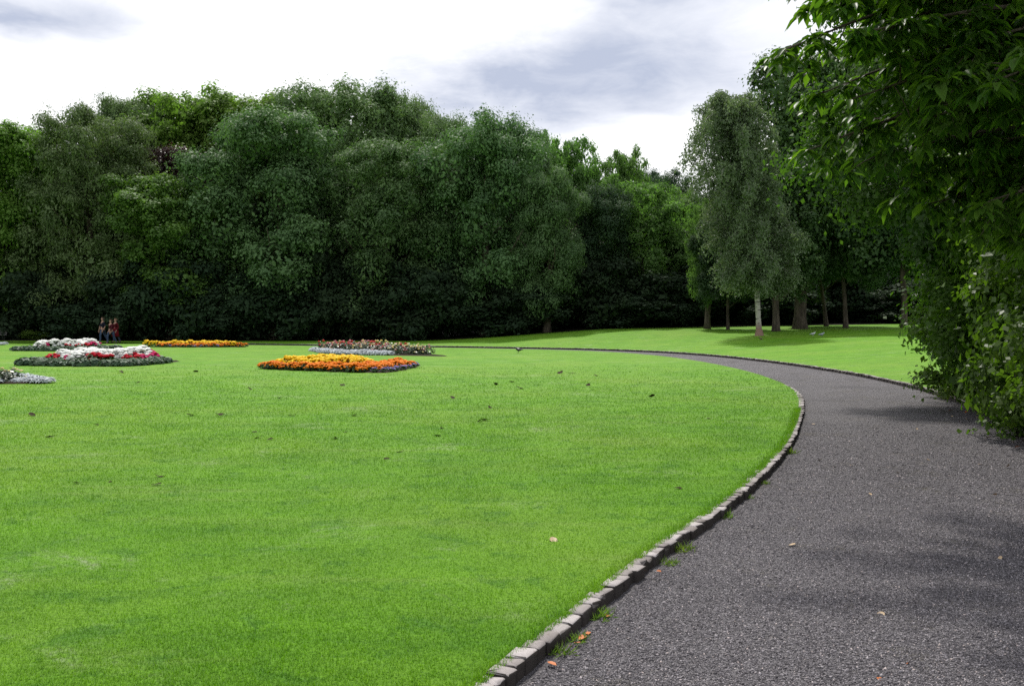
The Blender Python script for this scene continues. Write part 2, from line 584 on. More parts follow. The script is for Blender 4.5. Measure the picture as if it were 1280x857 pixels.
offs = [0.03, .3, .8, 1.5, 2.5, 4, 6, 8.5, 11.5, 15, 19, 24, 30, 38, 50, 70, 120, 260]
tag(obj('outer_lawn', strip_mesh('outer_lawn', OUTER, OUN, offs, lambda d, r: rise(d, r[:, 0], r[:, 1]), M['lawn'])), kind='structure')


# dark bare soil and leaf litter under the wood
xs = np.linspace(-260, 200, 93)
edge = np.interp(xs, [-260, -40, 0, 6, 14, 30, 200], [76, 76, 75.5, 75.5, 76, 76, 76]) + np.sin(xs * .7) * .5
ys = [0, .6, 2, 5, 9, 14, 20, 30, 50, 90, 200, 800]
rows = []
for dd in ys:
    yy = edge + dd
    P_ = np.column_stack([xs, yy])
    dist = np.array([np.hypot(OUTER[:, 0] - a_, OUTER[:, 1] - b_).min() for a_, b_ in P_])
    rows.append(np.column_stack([xs, yy, rise(dist, xs, yy) + (.012 if dd else .004) + .05 * (dd > 0) + 3.2 * (dd >= 30)]))
i = np.arange(92)
fs = np.concatenate([np.stack([k * 93 + i, k * 93 + i + 1, (k + 1) * 93 + i + 1, (k + 1) * 93 + i], 1) for k in range(len(ys) - 1)])
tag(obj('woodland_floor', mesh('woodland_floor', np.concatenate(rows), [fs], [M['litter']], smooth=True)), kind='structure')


def path_z(d, r):
    return np.full(len(r), -0.1)


pts = []
base, nr = INNER[::2], INN[::2]
wd = wid[::2]
rows = [base + nr * wd * f for f in (-0.02, 0.12, 0.3, 0.5, 0.7, 0.88, 1.02)]
zs = (-0.072, -0.066, -0.058, -0.052, -0.058, -0.066, -0.072)
V = np.concatenate([np.column_stack([r, np.full(len(r), z)]) for r, z in zip(rows, zs)])
n = len(base)
i = np.arange(n - 1)
fs = np.concatenate([np.stack([k * n + i, (k + 1) * n + i, (k + 1) * n + i + 1, k * n + i + 1], 1) for k in range(6)])
tag(obj('path', mesh('path', V, [fs], [M['path']], smooth=True)), kind='structure')


def kerb(curve, nrm, side, s0, s1, seed, zfun, rough):
    """A row of rough granite setts along a curve, tops a little uneven."""
    rng = np.random.default_rng(seed)
    d = np.concatenate([[0], np.cumsum(np.linalg.norm(np.diff(curve, axis=0), axis=1))])
    sp = Soup()
    s = s0
    while s < s1:
        L = rng.uniform(0.095, 0.19)
        c = np.array([np.interp(s + L / 2, d, curve[:, k]) for k in (0, 1)])
        nn = unit(np.array([np.interp(s + L / 2, d, nrm[:, k]) for k in (0, 1)])) * side
        tt = np.array([-nn[1], nn[0]])
        wdt = 0.10 * rng.uniform(0.85, 1.2)
        zt = zfun(c) + rng.normal(0.002, 0.004) * rough
        zb = zt - 0.2
        yaw = rng.normal(0, 0.03) * rough
        tilt = rng.normal(0, 0.03, 2) * rough
        off = rng.normal(0, 0.004) * rough
        hl, hw = L / 2 - 0.004, wdt / 2
        ring = []
        for (z, ins) in ((0, 0.007), (-0.007, 0.001), (-0.03, 0.0), (-0.2, 0.0)):
            for (su, sw) in ((-1, -1), (1, -1), (1, 1), (-1, 1)):
                # each corner also cut off
                for (cu, cw) in (((1, .84), (.9, 1)) if su * sw > 0 else ((.9, 1), (1, .84))):
                    u = su * (hl - ins) * cu + rng.normal(0, 0.003)
                    v = sw * (hw - ins) * cw + rng.normal(0, 0.004)
                    zz = zt + z + tilt[0] * u + tilt[1] * v + rng.normal(0, 0.002)
                    u2, v2 = u * math.cos(yaw) - v * math.sin(yaw), u * math.sin(yaw) + v * math.cos(yaw) + off
                    p = c + tt * u2 + nn * (v2 + hw * 0.05)
                    ring.append((p[0], p[1], zz))
        V = np.array(ring)
        n = 8
        fs = []
        for k in range(3):
            for j in range(n):
                fs.append((k * n + j, k * n + (j + 1) % n, (k + 1) * n + (j + 1) % n, (k + 1) * n + j))
        ctr = V[:8].mean(0) + (0, 0, rng.uniform(0, 0.006))
        V = np.vstack([V, ctr])
        tris = [((j + 1) % n, j, len(V) - 1) for j in range(n)]
        sp.add(V, [np.array(fs)[:, ::-1], np.array(tris)[:, ::-1]], 0, rng.uniform(0, 1))
        s += L
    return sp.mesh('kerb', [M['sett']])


Lmax = 0.25 * (len(INNER) - 1)
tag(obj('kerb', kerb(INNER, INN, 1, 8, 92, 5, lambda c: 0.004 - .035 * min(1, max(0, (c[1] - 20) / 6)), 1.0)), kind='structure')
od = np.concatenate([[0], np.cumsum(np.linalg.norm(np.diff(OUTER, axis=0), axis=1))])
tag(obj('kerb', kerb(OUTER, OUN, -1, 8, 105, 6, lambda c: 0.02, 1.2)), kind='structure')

# loose chippings on the path
rng = np.random.default_rng(8)
N = 260000
D = np.exp(rng.uniform(math.log(3.4), math.log(17), N))
f = rng.uniform(0.01, .99, N)
ix = inner_x(D)
X = ix + f * 3.5
P = np.column_stack([X, D])
ki = np.searchsorted(INNER[:170, 1], D)
lat = (X - ix) * INN[ki, 0]
kp = (lat < wid[ki, 0]) & (lat > .1) & (X < D * .62) & (rng.random(N) < np.clip((17 - D) / 11, 0, 1))
P, lat, D = P[kp], lat[kp], D[kp]
n = len(P)
fr_ = lat / wid[np.searchsorted(INNER[:170, 1], D), 0]
zz = np.interp(fr_, (-0.02, 0.12, 0.3, 0.5, 0.7, 0.88, 1.02), zs)
sz = rng.lognormal(math.log(.0042), .35, n) * np.maximum(1, D / 7) ** .6
tet = np.array([(1, 1, 1), (1, -1, -1), (-1, 1, -1), (-1, -1, 1)]) / 1.4
q = rng.normal(size=(n, 4))
q /= np.linalg.norm(q, axis=1, keepdims=True)
a_, b_, c_, d_ = q.T
Rm = np.stack([1 - 2 * (c_ * c_ + d_ * d_), 2 * (b_ * c_ - a_ * d_), 2 * (b_ * d_ + a_ * c_), 2 * (b_ * c_ + a_ * d_), 1 - 2 * (b_ * b_ + d_ * d_), 2 * (c_ * d_ - a_ * b_), 2 * (b_ * d_ - a_ * c_), 2 * (c_ * d_ + a_ * b_), 1 - 2 * (b_ * b_ + c_ * c_)], 1).reshape(n, 3, 3)
V = np.einsum('nij,kj->nki', Rm, tet) * sz[:, None, None] * np.array([1, 1, .75]) + np.column_stack([P, zz + .001])[:, None]
b = (np.arange(n) * 4)[:, None]
Fq = np.concatenate([b + np.array([[0, 1, 2]]), b + np.array([[0, 3, 1]]), b + np.array([[0, 2, 3]]), b + np.array([[1, 3, 2]])])
m, t = material('chippings')
tn = t.n('ShaderNodeAttribute', dict(attribute_name='tone')).outputs['Fac']
c = t.ramp(tn, [(0.0, (0.032, 0.029, 0.033)), (0.5, (0.130, 0.121, 0.131)), (0.85, (0.24, 0.225, 0.240)), (0.96, (0.33, 0.305, 0.32)), (1.0, (0.46, 0.39, 0.37))])
p_ = t.n('ShaderNodeBsdfPrincipled', Base_Color=c, Roughness=0.8, Specular_IOR_Level=0.15)
t.n('ShaderNodeOutputMaterial', Surface=p_.outputs[0])
tag(obj('gravel', mesh('gravel', V.reshape(-1, 3), [Fq], [m], None, np.tile(rng.random(n), 4))), 'loose dark chippings scattered over the surface of the path', 'gravel', None, 'stuff')

# fine grass on the lawn, thinner with distance because each blade shows smaller
rng = np.random.default_rng(3)
N = 800000
D = np.exp(rng.uniform(math.log(3.2), math.log(36), N))
X = D * rng.uniform(-0.72, 0.62, N)
keep = (X < inner_x(D)) & (rng.random(N) < np.clip((37 - D) / 24, 0, 1) ** 1.2)
D, X = D[keep], X[keep]
n = len(D)
sc_ = np.maximum(1, D / 6.5)
patch = np.sin(X * 2.1 + np.sin(D * 1.7)) * np.sin(D * 1.3 + 1.7 * np.sin(X * 0.9))
h = (0.015 + 0.010 * rng.random(n)) * sc_ ** 0.5 * (1 + 0.18 * patch)
wb = 0.0042 * sc_ ** 0.9
ang = rng.uniform(0, 2 * np.pi, n)
lean = rng.uniform(0.25, 1.15, n)
dirv = np.stack([np.cos(ang), np.sin(ang)], 1)
side = np.stack([-dirv[:, 1], dirv[:, 0]], 1)
b = np.column_stack([X, D, np.full(n, -0.002)])
s3 = np.column_stack([side * wb[:, None] / 2, np.zeros(n)])
tip = b + np.column_stack([dirv * (h * np.sin(lean))[:, None], h * np.cos(lean)])
V = np.stack([b - s3, b + s3, tip], 1).reshape(-1, 3)
tone = np.clip(rng.normal(0.45, 0.25, n), 0, 1)
tag(obj('grass', mesh('grass', V, [np.arange(3 * n).reshape(n, 3)], [M['blade']], None, tone)), 'short mown bright green grass covering the lawn inside the curving path', 'grass', None, 'stuff')

# longer fringe of grass hanging over the kerb
nf = 15000
k = rng.integers(40, 122, nf)
off = np.abs(rng.normal(0, 0.05, nf))
P2 = INNER[k] + rng.uniform(0, 1, (nf, 1)) * (INNER[k + 1] - INNER[k]) - INN[k] * (off[:, None] + 0.005)
b = np.column_stack([P2, np.full(nf, -0.002)])
ang = rng.uniform(0, 2 * np.pi, nf)
dirv = np.stack([np.cos(ang), np.sin(ang)], 1) * 0.6 + INN[k] * 0.35
dirv = unit(dirv)
h = rng.uniform(0.022, 0.055, nf) * np.maximum(1, P2[:, 1] / 12) ** 0.5
wb = 0.0045 * np.maximum(1, P2[:, 1] / 7)
lean = rng.uniform(0.2, 1.1, nf)
side = np.stack([-dirv[:, 1], dirv[:, 0]], 1)
s3 = np.column_stack([side * wb[:, None] / 2, np.zeros(nf)])
tip = b + np.column_stack([dirv * (h * np.sin(lean))[:, None], h * np.cos(lean)])
V = np.stack([b - s3, b + s3, tip], 1).reshape(-1, 3)
tag(obj('grass', mesh('grass', V, [np.arange(3 * nf).reshape(nf, 3)], [M['blade']], None, np.clip(rng.normal(0.5, 0.25, nf), 0, 1))), 'fringe of longer grass growing against the stone kerb', 'grass', None, 'stuff')


# ------------------------------------------------------------------ trees
def puffs(rng, lobes, per_lobe, rmin, rmax):
    """Smaller rounded masses over the outside of a crown's main lobes."""
    lob = np.array(lobes, dtype=float)
    out = []
    mean = (lob[:, 3] * lob[:, 5]).mean()
    for l in lob:
        m = max(3, int(per_lobe * l[3] * l[5] / mean))
        d = rdir(rng, m * 2)
        d[:, 2] = np.where((d[:, 2] < -0.45) & (rng.random(len(d)) < 0.6), -d[:, 2], d[:, 2])
        c = l[:3] + d * rng.uniform(.74, 1.02, (len(d), 1)) * l[3:6]
        deep = np.zeros(len(c), bool)
        for q in lob:
            deep |= (((c - q[:3]) / q[3:6]) ** 2).sum(1) < 0.48
        c = c[~deep | (rng.random(len(c)) < .12)][:m]
        r_ = rng.uniform(rmin, rmax, len(c))
        for p, q in zip(c, r_):
            out.append((*p, q * rng.uniform(.9, 1.25), q * rng.uniform(.9, 1.25), q * rng.uniform(.62, .9)))
    return np.array(out)


def crown_mesh(name, seed, lobes, n_leaf, per_lobe, rmin, rmax, L, Wd, up=0.3, fill=0.12, rand=0.5, fuzz=0.10):
    """Foliage as thousands of small leaf faces over rounded puffs, themselves gathered on the lobes of a crown."""
    rng = np.random.default_rng(seed)
    pf = puffs(rng, lobes, per_lobe, rmin, rmax)
    area = pf[:, 3] * pf[:, 4]
    k = int(n_leaf * (1 - fill))
    idx = rng.choice(len(pf), k, p=area / area.sum())
    d = rdir(rng, k)
    d[:, 2] = np.where((d[:, 2] < -.15) & (rng.random(k) < .65), -d[:, 2], d[:, 2])
    rad = 1 - np.abs(rng.normal(0, .22, k)) + np.where(rng.random(k) < fuzz, rng.uniform(0, .55, k), 0)
    # each puff is broken into sprays by a bumpy radius
    ph = rng.uniform(0, 6.28, (len(pf), 3))
    bump = np.sin(d[:, 0] * 6 + ph[idx, 0]) * np.sin(d[:, 1] * 6 + ph[idx, 1]) + .6 * np.sin(d[:, 2] * 9 + ph[idx, 2])
    rad = rad * (1 + .24 * bump)
    P = pf[idx, :3] + d * rad[:, None] * pf[idx, 3:6] + rng.normal(0, .13, (k, 3)) * (pf[idx, 3:4]) ** .7
    Nn = d * .8 + np.array([0, 0, up]) + rand * rdir(rng, k)
    # gaps between the sprays, where the dark inside of the crown shows
    size = pf[:, 3].mean()
    fq = 2.6 / size
    o3 = rng.uniform(0, 6, (6, 3))
    gap = sum(np.sin(P @ unit(rng.normal(size=3)) * fq * f_ + o3[i_, 0]) for i_, f_ in enumerate((1, 1.3, .8, 1.7, 2.1, 2.6)))
    cut = (gap < -1.3) & (rng.random(k) < .8)
    P[cut] += -d[cut] * pf[idx[cut], 3:6] * rng.uniform(.35, .8, (cut.sum(), 1))
    pt = np.clip(rng.normal(.5, .14, len(pf)), 0, 1)
    tone = pt[idx] + rng.normal(0, .11, k) + .06 * bump
    # leaves in the depth of the crown
    m = n_leaf - k
    lob = np.array(lobes, dtype=float)
    vol = lob[:, 3] * lob[:, 4]
    j = rng.choice(len(lob), m, p=vol / vol.sum())
    d2 = rdir(rng, m)
    P2 = lob[j, :3] + d2 * rng.uniform(.55, .9, (m, 1)) * lob[j, 3:6]
    P = np.vstack([P, P2])
    Nn = np.vstack([Nn, d2 + .6 * rdir(rng, m)])
    tone = np.clip(np.concatenate([tone, rng.uniform(.2, .8, m)]), 0, 1)
    n = k + m
    U = rdir(rng, n) + np.array([0, 0, -.5])
    ls = rng.lognormal(0, .25, n)
    ls[k:] *= 1.5
    V, Fq = leaf_quads(P, Nn, U, L * ls, Wd * ls)
    return mesh(name, V, [Fq], None, None, tone)


def random_lobes(rng, H, Rr, zb, n, core=True, cap=False, flat=1.0):
    """Lobes of a crown between zb and H, radius Rr."""
    mid, hh = (H + zb) / 2, (H - zb) / 2
    out = [(0, 0, mid, Rr * .60, Rr * .60, hh * .80)] if core else []
    for i in range(n):
        a_ = i * 2.399 + rng.uniform(-.4, .4)
        v = -0.92 + 1.8 * (i + .5) / n + rng.uniform(-.08, .08)
        rad = math.sqrt(max(0.05, 1 - abs(v) ** (5.0 if v > 0 else 5.0))) * Rr * rng.uniform(.56, .74)
        lr = Rr * rng.uniform(.27, .42)
        out.append((rad * math.cos(a_), rad * math.sin(a_), mid + v * hh * .82, lr, lr, lr * rng.uniform(.75, 1.0) * flat))
    for j in range(6 if cap else 0):
        a_ = j * 1.047 + rng.uniform(-.3, .3)
        rad = Rr * (rng.uniform(.32, .55) if j else 0)
        lr = Rr * rng.uniform(.30, .42)
        out.append((rad * math.cos(a_), rad * math.sin(a_), mid + hh * rng.uniform(.66, .80), lr, lr, min(lr, hh * .24)))
    return out


def trunk_mesh(name, seed, H, r, lean=0.0, limbs=7, lo=0.3, spread=0.3):
    rng = np.random.default_rng(seed)
    sp = Soup()
    z = np.linspace(-0.3, H * 0.82, 14)
    wx = np.cumsum(rng.normal(0, 0.012 * H, 14)) * (z / H) + lean * z
    wy = np.cumsum(rng.normal(0, 0.012 * H, 14)) * (z / H)
    rad = r * np.interp(z / H, [-.02, 0.01, .05, .3, .82], [1.5, 1.3, 1.0, .8, .12])
    P = np.column_stack([wx, wy, z])
    sp.add(*tube(P, rad, 12, 0.05, rng))
    for i in range(limbs):
        t = lo + (0.72 - lo) * (i + rng.random()) / limbs
        p0 = np.array([np.interp(t * H, z, P[:, k]) for k in range(3)])
        a_ = i * 2.4 + rng.uniform(-.4, .4)
        ln = H * spread * (1.15 - t) * rng.uniform(.8, 1.2)
        u = np.linspace(0, 1, 6)[:, None]
        e = np.array([math.cos(a_) * ln, math.sin(a_) * ln, ln * 0.75])
        q = p0 + u * e + np.array([0, 0, 1]) * (u ** 2) * ln * 0.15 + rng.normal(0, 0.02 * ln, (6, 3)) * u
        sp.add(*tube(q, np.linspace(r * .42 * (1.1 - t), r * .06, 6), 7, 0.05, rng))
    return sp.mesh(name, None, True)


# unit crowns: 20 m high, 8 m radius
CR, TR = {}, {}
rg = np.random.default_rng(11)
spec_ = {  # leaves, puffs per lobe, puff radius from-to, leaf length, width, upward, lobes, randomness, fuzz
    'ash': (92000, 9, 1.0, 1.8, .27, .15, .35, 17, .30, .10),
    'willow': (100000, 11, .75, 1.4, .27, .11, .30, 18, .38, .16),
    'sycamore': (86000, 12, .65, 1.25, .27, .20, .45, 19, .32, .14),
    'poplar': (56000, 12, .55, 1.1, .28, .21, .30, 20, .6, .25),
}
for kind_, (nl_, per, r0_, r1_, L, Wd, up, nlob, rnd_, fz) in spec_.items():
    for v in range(2):
        lobes = random_lobes(rg, 20, 8.0, 1.2 if kind_ != 'poplar' else 3.0, nlob, cap=kind_ != 'poplar')
        CR[kind_, v] = crown_mesh('crown_' + kind_, 100 + v * 7 + len(kind_), lobes, nl_, per, r0_, r1_, L, Wd, up, .12, rnd_, fz)
for v in range(3):
    TR[v] = trunk_mesh('trunk', 200 + v, 20, 0.42, [0.02, -0.03, 0.0][v], 8, 0.2, 0.26)
for v in range(2):
    lobes = random_lobes(rg, 6, 4.0, 0.0, 12)
    CR['under', v] = crown_mesh('crown_under', 301 + v, lobes, 22000, 8, .5, .9, .26, .16, .3, .15, .5, .15)


def tree(name, kind_, var, mat, cx, wpx, top, D, label, cat='tree', group=None, rz=None, tvar=None, zb=None, trunk=True, base=None, depth=None):
    """A tree whose crown spans wpx pixels round cx and reaches up to the pixel row top, standing at distance D."""
    p = at_depth(cx, 420, D)
    z = ground_z(p[0], p[1]) if base is None else base
    Hh = 1.6 + (HOR - top) / F * D - z
    Rw = wpx / 2 / F * D
    ref = 6.0 if kind_ == 'under' else 20.0
    rr = 4.0 if kind_ == 'under' else 8.0
    r0 = empty(name, (p[0], p[1], z), 0, label, cat, group)
    sxy, sz = Rw / (rr * 1.06), Hh / (ref * (1.03 if kind_ in ('under', 'poplar') else 1.09))
    rz = (cx * 1.7 + D) % 6.28 if rz is None else rz
    c = obj('crown', CR[kind_, var], r0, M[mat])
    c.scale = (sxy, sxy * (depth or 1.0), sz)
    c.rotation_euler = (0, 0, rz)
    if trunk:
        tv = var if tvar is None else tvar
        t = obj('trunk', TR[tv], r0, M['bark'])
        k_ = min(1.2, Hh / 20)
        t.scale = (max(k_, sxy * .6), max(k_, sxy * .6), sz)
        t.rotation_euler = (0, 0, rz * 1.3)
    return r0


WOOD = 'trees of the wood behind the lawn'
wood = [
    # name, crown, variant, leaves, cx, width px, top, distance, label
    ('sycamore_tree', 'sycamore', 0, 'maple', 5, 190, 136, 82, 'yellow-green tree at the left end of the wood with a bare lower trunk'),
    ('willow_tree', 'willow', 0, 'willow', 118, 185, 116, 80, 'tall grey-green tree second from the left end of the wood'),
    ('maple_tree', 'sycamore', 1, 'maple', 232, 210, 96, 93, 'tall yellow-green maple with the ragged top above the three walkers'),
    ('lime_tree', 'sycamore', 0, 'maple', 318, 200, 102, 95, 'yellow-green lime tree between the ragged maple and the highest rounded top'),
    ('willow_tree', 'willow', 1, 'willow', 172, 130, 108, 92, 'grey-green tree between the second tree and the ragged maple'),
    ('maple_tree', 'sycamore', 0, 'maple', 276, 140, 106, 94, 'yellow-green maple filling the skyline right of the ragged one'),
    ('lime_tree', 'sycamore', 1, 'willow', 378, 150, 101, 93, 'soft green lime tree left of the highest rounded top'),
    ('lime_tree', 'ash', 0, 'willow', 502, 130, 110, 92, 'soft green lime tree right of the highest rounded top'),
    ('lime_tree', 'ash', 1, 'ash', 652, 90, 150, 90, 'blue-green lime tree filling the slope beside the domed ash'),
    ('copper_beech_tree', 'sycamore', 0, 'copper', 214, 110, 166, 85, 'dark purple-brown tree showing between the green crowns'),
    ('sycamore_tree', 'sycamore', 1, 'sycamore', 212, 190, 212, 78.5, 'lower fresh green sycamore in front of the purple-brown tree'),
    ('ash_tree', 'ash', 0, 'ash', 340, 220, 126, 79, 'broad blue-green ash left of the middle of the wood'),
    ('willow_tree', 'willow', 1, 'willow', 440, 230, 96, 90, 'grey-green tree whose rounded top is the highest of the wood'),
    ('willow_tree', 'willow', 0, 'willow', 545, 150, 126, 91, 'grey-green tree showing between the highest top and the domed ash'),
    ('ash_tree', 'willow', 0, 'ash', 490, 205, 162, 79, 'dark grey-green tree behind the yellow and orange marigold bed'),
    ('ash_tree', 'ash', 1, 'ash', 606, 185, 130, 79, 'dark clumpy ash with a domed crown right of the middle of the wood'),
    ('ash_tree', 'ash', 0, 'ash', 684, 105, 205, 76, 'small ash with pale tufts bulging out towards the path bend'),
    ('poplar_tree', 'poplar', 0, 'poplar', 712, 100, 158, 97, 'bright yellow-green poplar beside the domed ash'),
    ('poplar_tree', 'poplar', 1, 'poplar', 778, 82, 178, 95, 'slender pale poplar rising alone against the grey cloud'),
    ('yew_tree', 'ash', 1, 'dark', 742, 115, 222, 80, 'very dark green tree under the two pale poplars'),
    ('elm_tree', 'poplar', 0, 'poplar', 806, 135, 216, 82, 'light green bushy tree left of the birch'),
    ('oak_tree', 'ash', 1, 'dark', 825, 90, 201, 110, 'distant dark tree peeping over the light green one'),
    ('elm_tree', 'sycamore', 1, 'sycamore', 852, 95, 232, 87, 'rounded fresh green tree between the light green bushy one and the birch'),
    ('oak_tree', 'ash', 0, 'dark', 860, 100, 285, 84, 'dark tree just behind the left side of the birch'),
    ('lime_tree', 'poplar', 1, 'poplar', 884, 60, 240, 72, 'small bright green tree half hidden by the birch'),
    ('sycamore_tree', 'sycamore', 1, 'sycamore', -120, 220, 120, 84, 'green tree beyond the left end of the wood'),
    ('ash_tree', 'ash', 0, 'ash', -300, 240, 130, 84, 'blue-green tree far beyond the left end of the wood'),
]
for i, (nm, kd, v, mt, cx, wp, tp, D, lb) in enumerate(wood):
    tree(nm, kd, v, mt, cx, wp, tp, D, lb, 'tree', WOOD, tvar=i % 3)
# a second row that closes the wood
back = [(60, 200, 190, 96), (180, 200, 175, 99), (300, 220, 170, 97), (420, 200, 190, 98), (530, 200, 172, 97), (640, 180, 195, 98),
        (745, 150, 268, 99), (850, 160, 250, 100), (950, 200, 190, 98), (1080, 200, 160, 96), (1210, 240, 140, 95), (1400, 260, 120, 95)]
words_ = ['behind the leftmost trees', 'behind the purple-brown tree', 'behind the tall maple', 'behind the broad blue-green ash', 'behind the middle of the wood',
          'behind the domed ash', 'behind the two poplars', 'behind the light green bushy tree', 'behind the birch', 'behind the chestnut', 'behind the bushes by the path', 'far beyond the path hedge']
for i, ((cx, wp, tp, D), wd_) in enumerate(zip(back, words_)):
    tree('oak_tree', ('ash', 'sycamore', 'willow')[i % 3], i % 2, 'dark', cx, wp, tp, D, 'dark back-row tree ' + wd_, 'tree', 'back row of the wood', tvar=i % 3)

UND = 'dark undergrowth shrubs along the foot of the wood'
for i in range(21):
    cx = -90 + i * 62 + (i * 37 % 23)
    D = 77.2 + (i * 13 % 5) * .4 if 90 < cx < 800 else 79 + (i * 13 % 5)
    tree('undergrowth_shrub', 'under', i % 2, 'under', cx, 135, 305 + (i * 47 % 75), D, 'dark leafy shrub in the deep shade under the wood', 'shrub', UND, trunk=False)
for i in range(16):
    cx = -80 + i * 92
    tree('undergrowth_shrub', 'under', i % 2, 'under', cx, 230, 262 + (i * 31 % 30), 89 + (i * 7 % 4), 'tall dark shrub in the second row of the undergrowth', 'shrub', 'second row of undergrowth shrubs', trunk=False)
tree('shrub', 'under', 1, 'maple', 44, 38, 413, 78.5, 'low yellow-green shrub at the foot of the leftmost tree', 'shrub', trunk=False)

# the trees standing on the rising lawn to the right
def placed_tree(name, kind_, var, mat, bx, by, tr_px, cx, wpx, top, label, zb_px, group=None, lean=0.0, D=None):
    if D is None:
        p = on_ground(bx, by)
    else:
        p = at_depth(bx, by, D)
        p[2] = ground_z(p[0], p[1])
    D = p[1]
    r0 = empty(name, tuple(p), 0, label, 'tree', group)
    Hh = 1.6 + (HOR - top) / F * D - p[2]
    zb_ = 1.6 + (HOR - zb_px) / F * D - p[2]
    Rw = wpx / 2 / F * D
    c = obj('crown', CR[kind_, var], r0, M[mat])
    s_ = (Hh - zb_) / 18.8
    c.scale = (Rw / 8.4, Rw / 8.4, s_)
    c.location = ((cx - bx) / F * D, 0, zb_ - 1.5 * s_)
    c.rotation_euler = (0, 0, (bx * .7) % 6.28)
    tm = trunk_mesh('trunk', int(bx), Hh * .92, tr_px / 2 / F * D, lean, 7, max(.12, zb_ / Hh), .3)
    obj('trunk', tm, r0, M['bark'])
    return r0, p


STAND = 'trees standing on the lawn at the edge of the wood'
placed_tree('chestnut_tree', 'sycamore', 0, 'chestnut', 1000, 411, 15, 1015, 230, 68, 'big dark chestnut with the thickest trunk behind the birch', 372, STAND)
placed_tree('lime_tree', 'sycamore', 1, 'chestnut', 970, 414, 9, 985, 120, 200, 'lime tree with a pale brown trunk next to the birch trunk', 378, STAND)
placed_tree('lime_tree', 'ash', 1, 'chestnut', 1057, 404, 6, 1070, 130, 180, 'slim tree with a straight thin trunk right of the big chestnut', 365, STAND, D=68)
placed_tree('lime_tree', 'ash', 0, 'chestnut', 1130, 402.5, 8, 1140, 160, 130, 'tree with a dark straight trunk nearest the bushes by the path', 358, STAND, D=66)
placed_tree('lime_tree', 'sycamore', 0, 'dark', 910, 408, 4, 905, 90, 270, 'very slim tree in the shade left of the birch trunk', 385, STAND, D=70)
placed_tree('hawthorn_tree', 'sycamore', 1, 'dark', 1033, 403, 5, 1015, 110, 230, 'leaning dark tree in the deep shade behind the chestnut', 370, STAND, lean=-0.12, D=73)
placed_tree('lime_tree', 'sycamore', 1, 'chestnut', 1230, 402, 8, 1240, 190, 120, 'tree hidden behind the tall bushes by the path', 350, STAND, D=64)


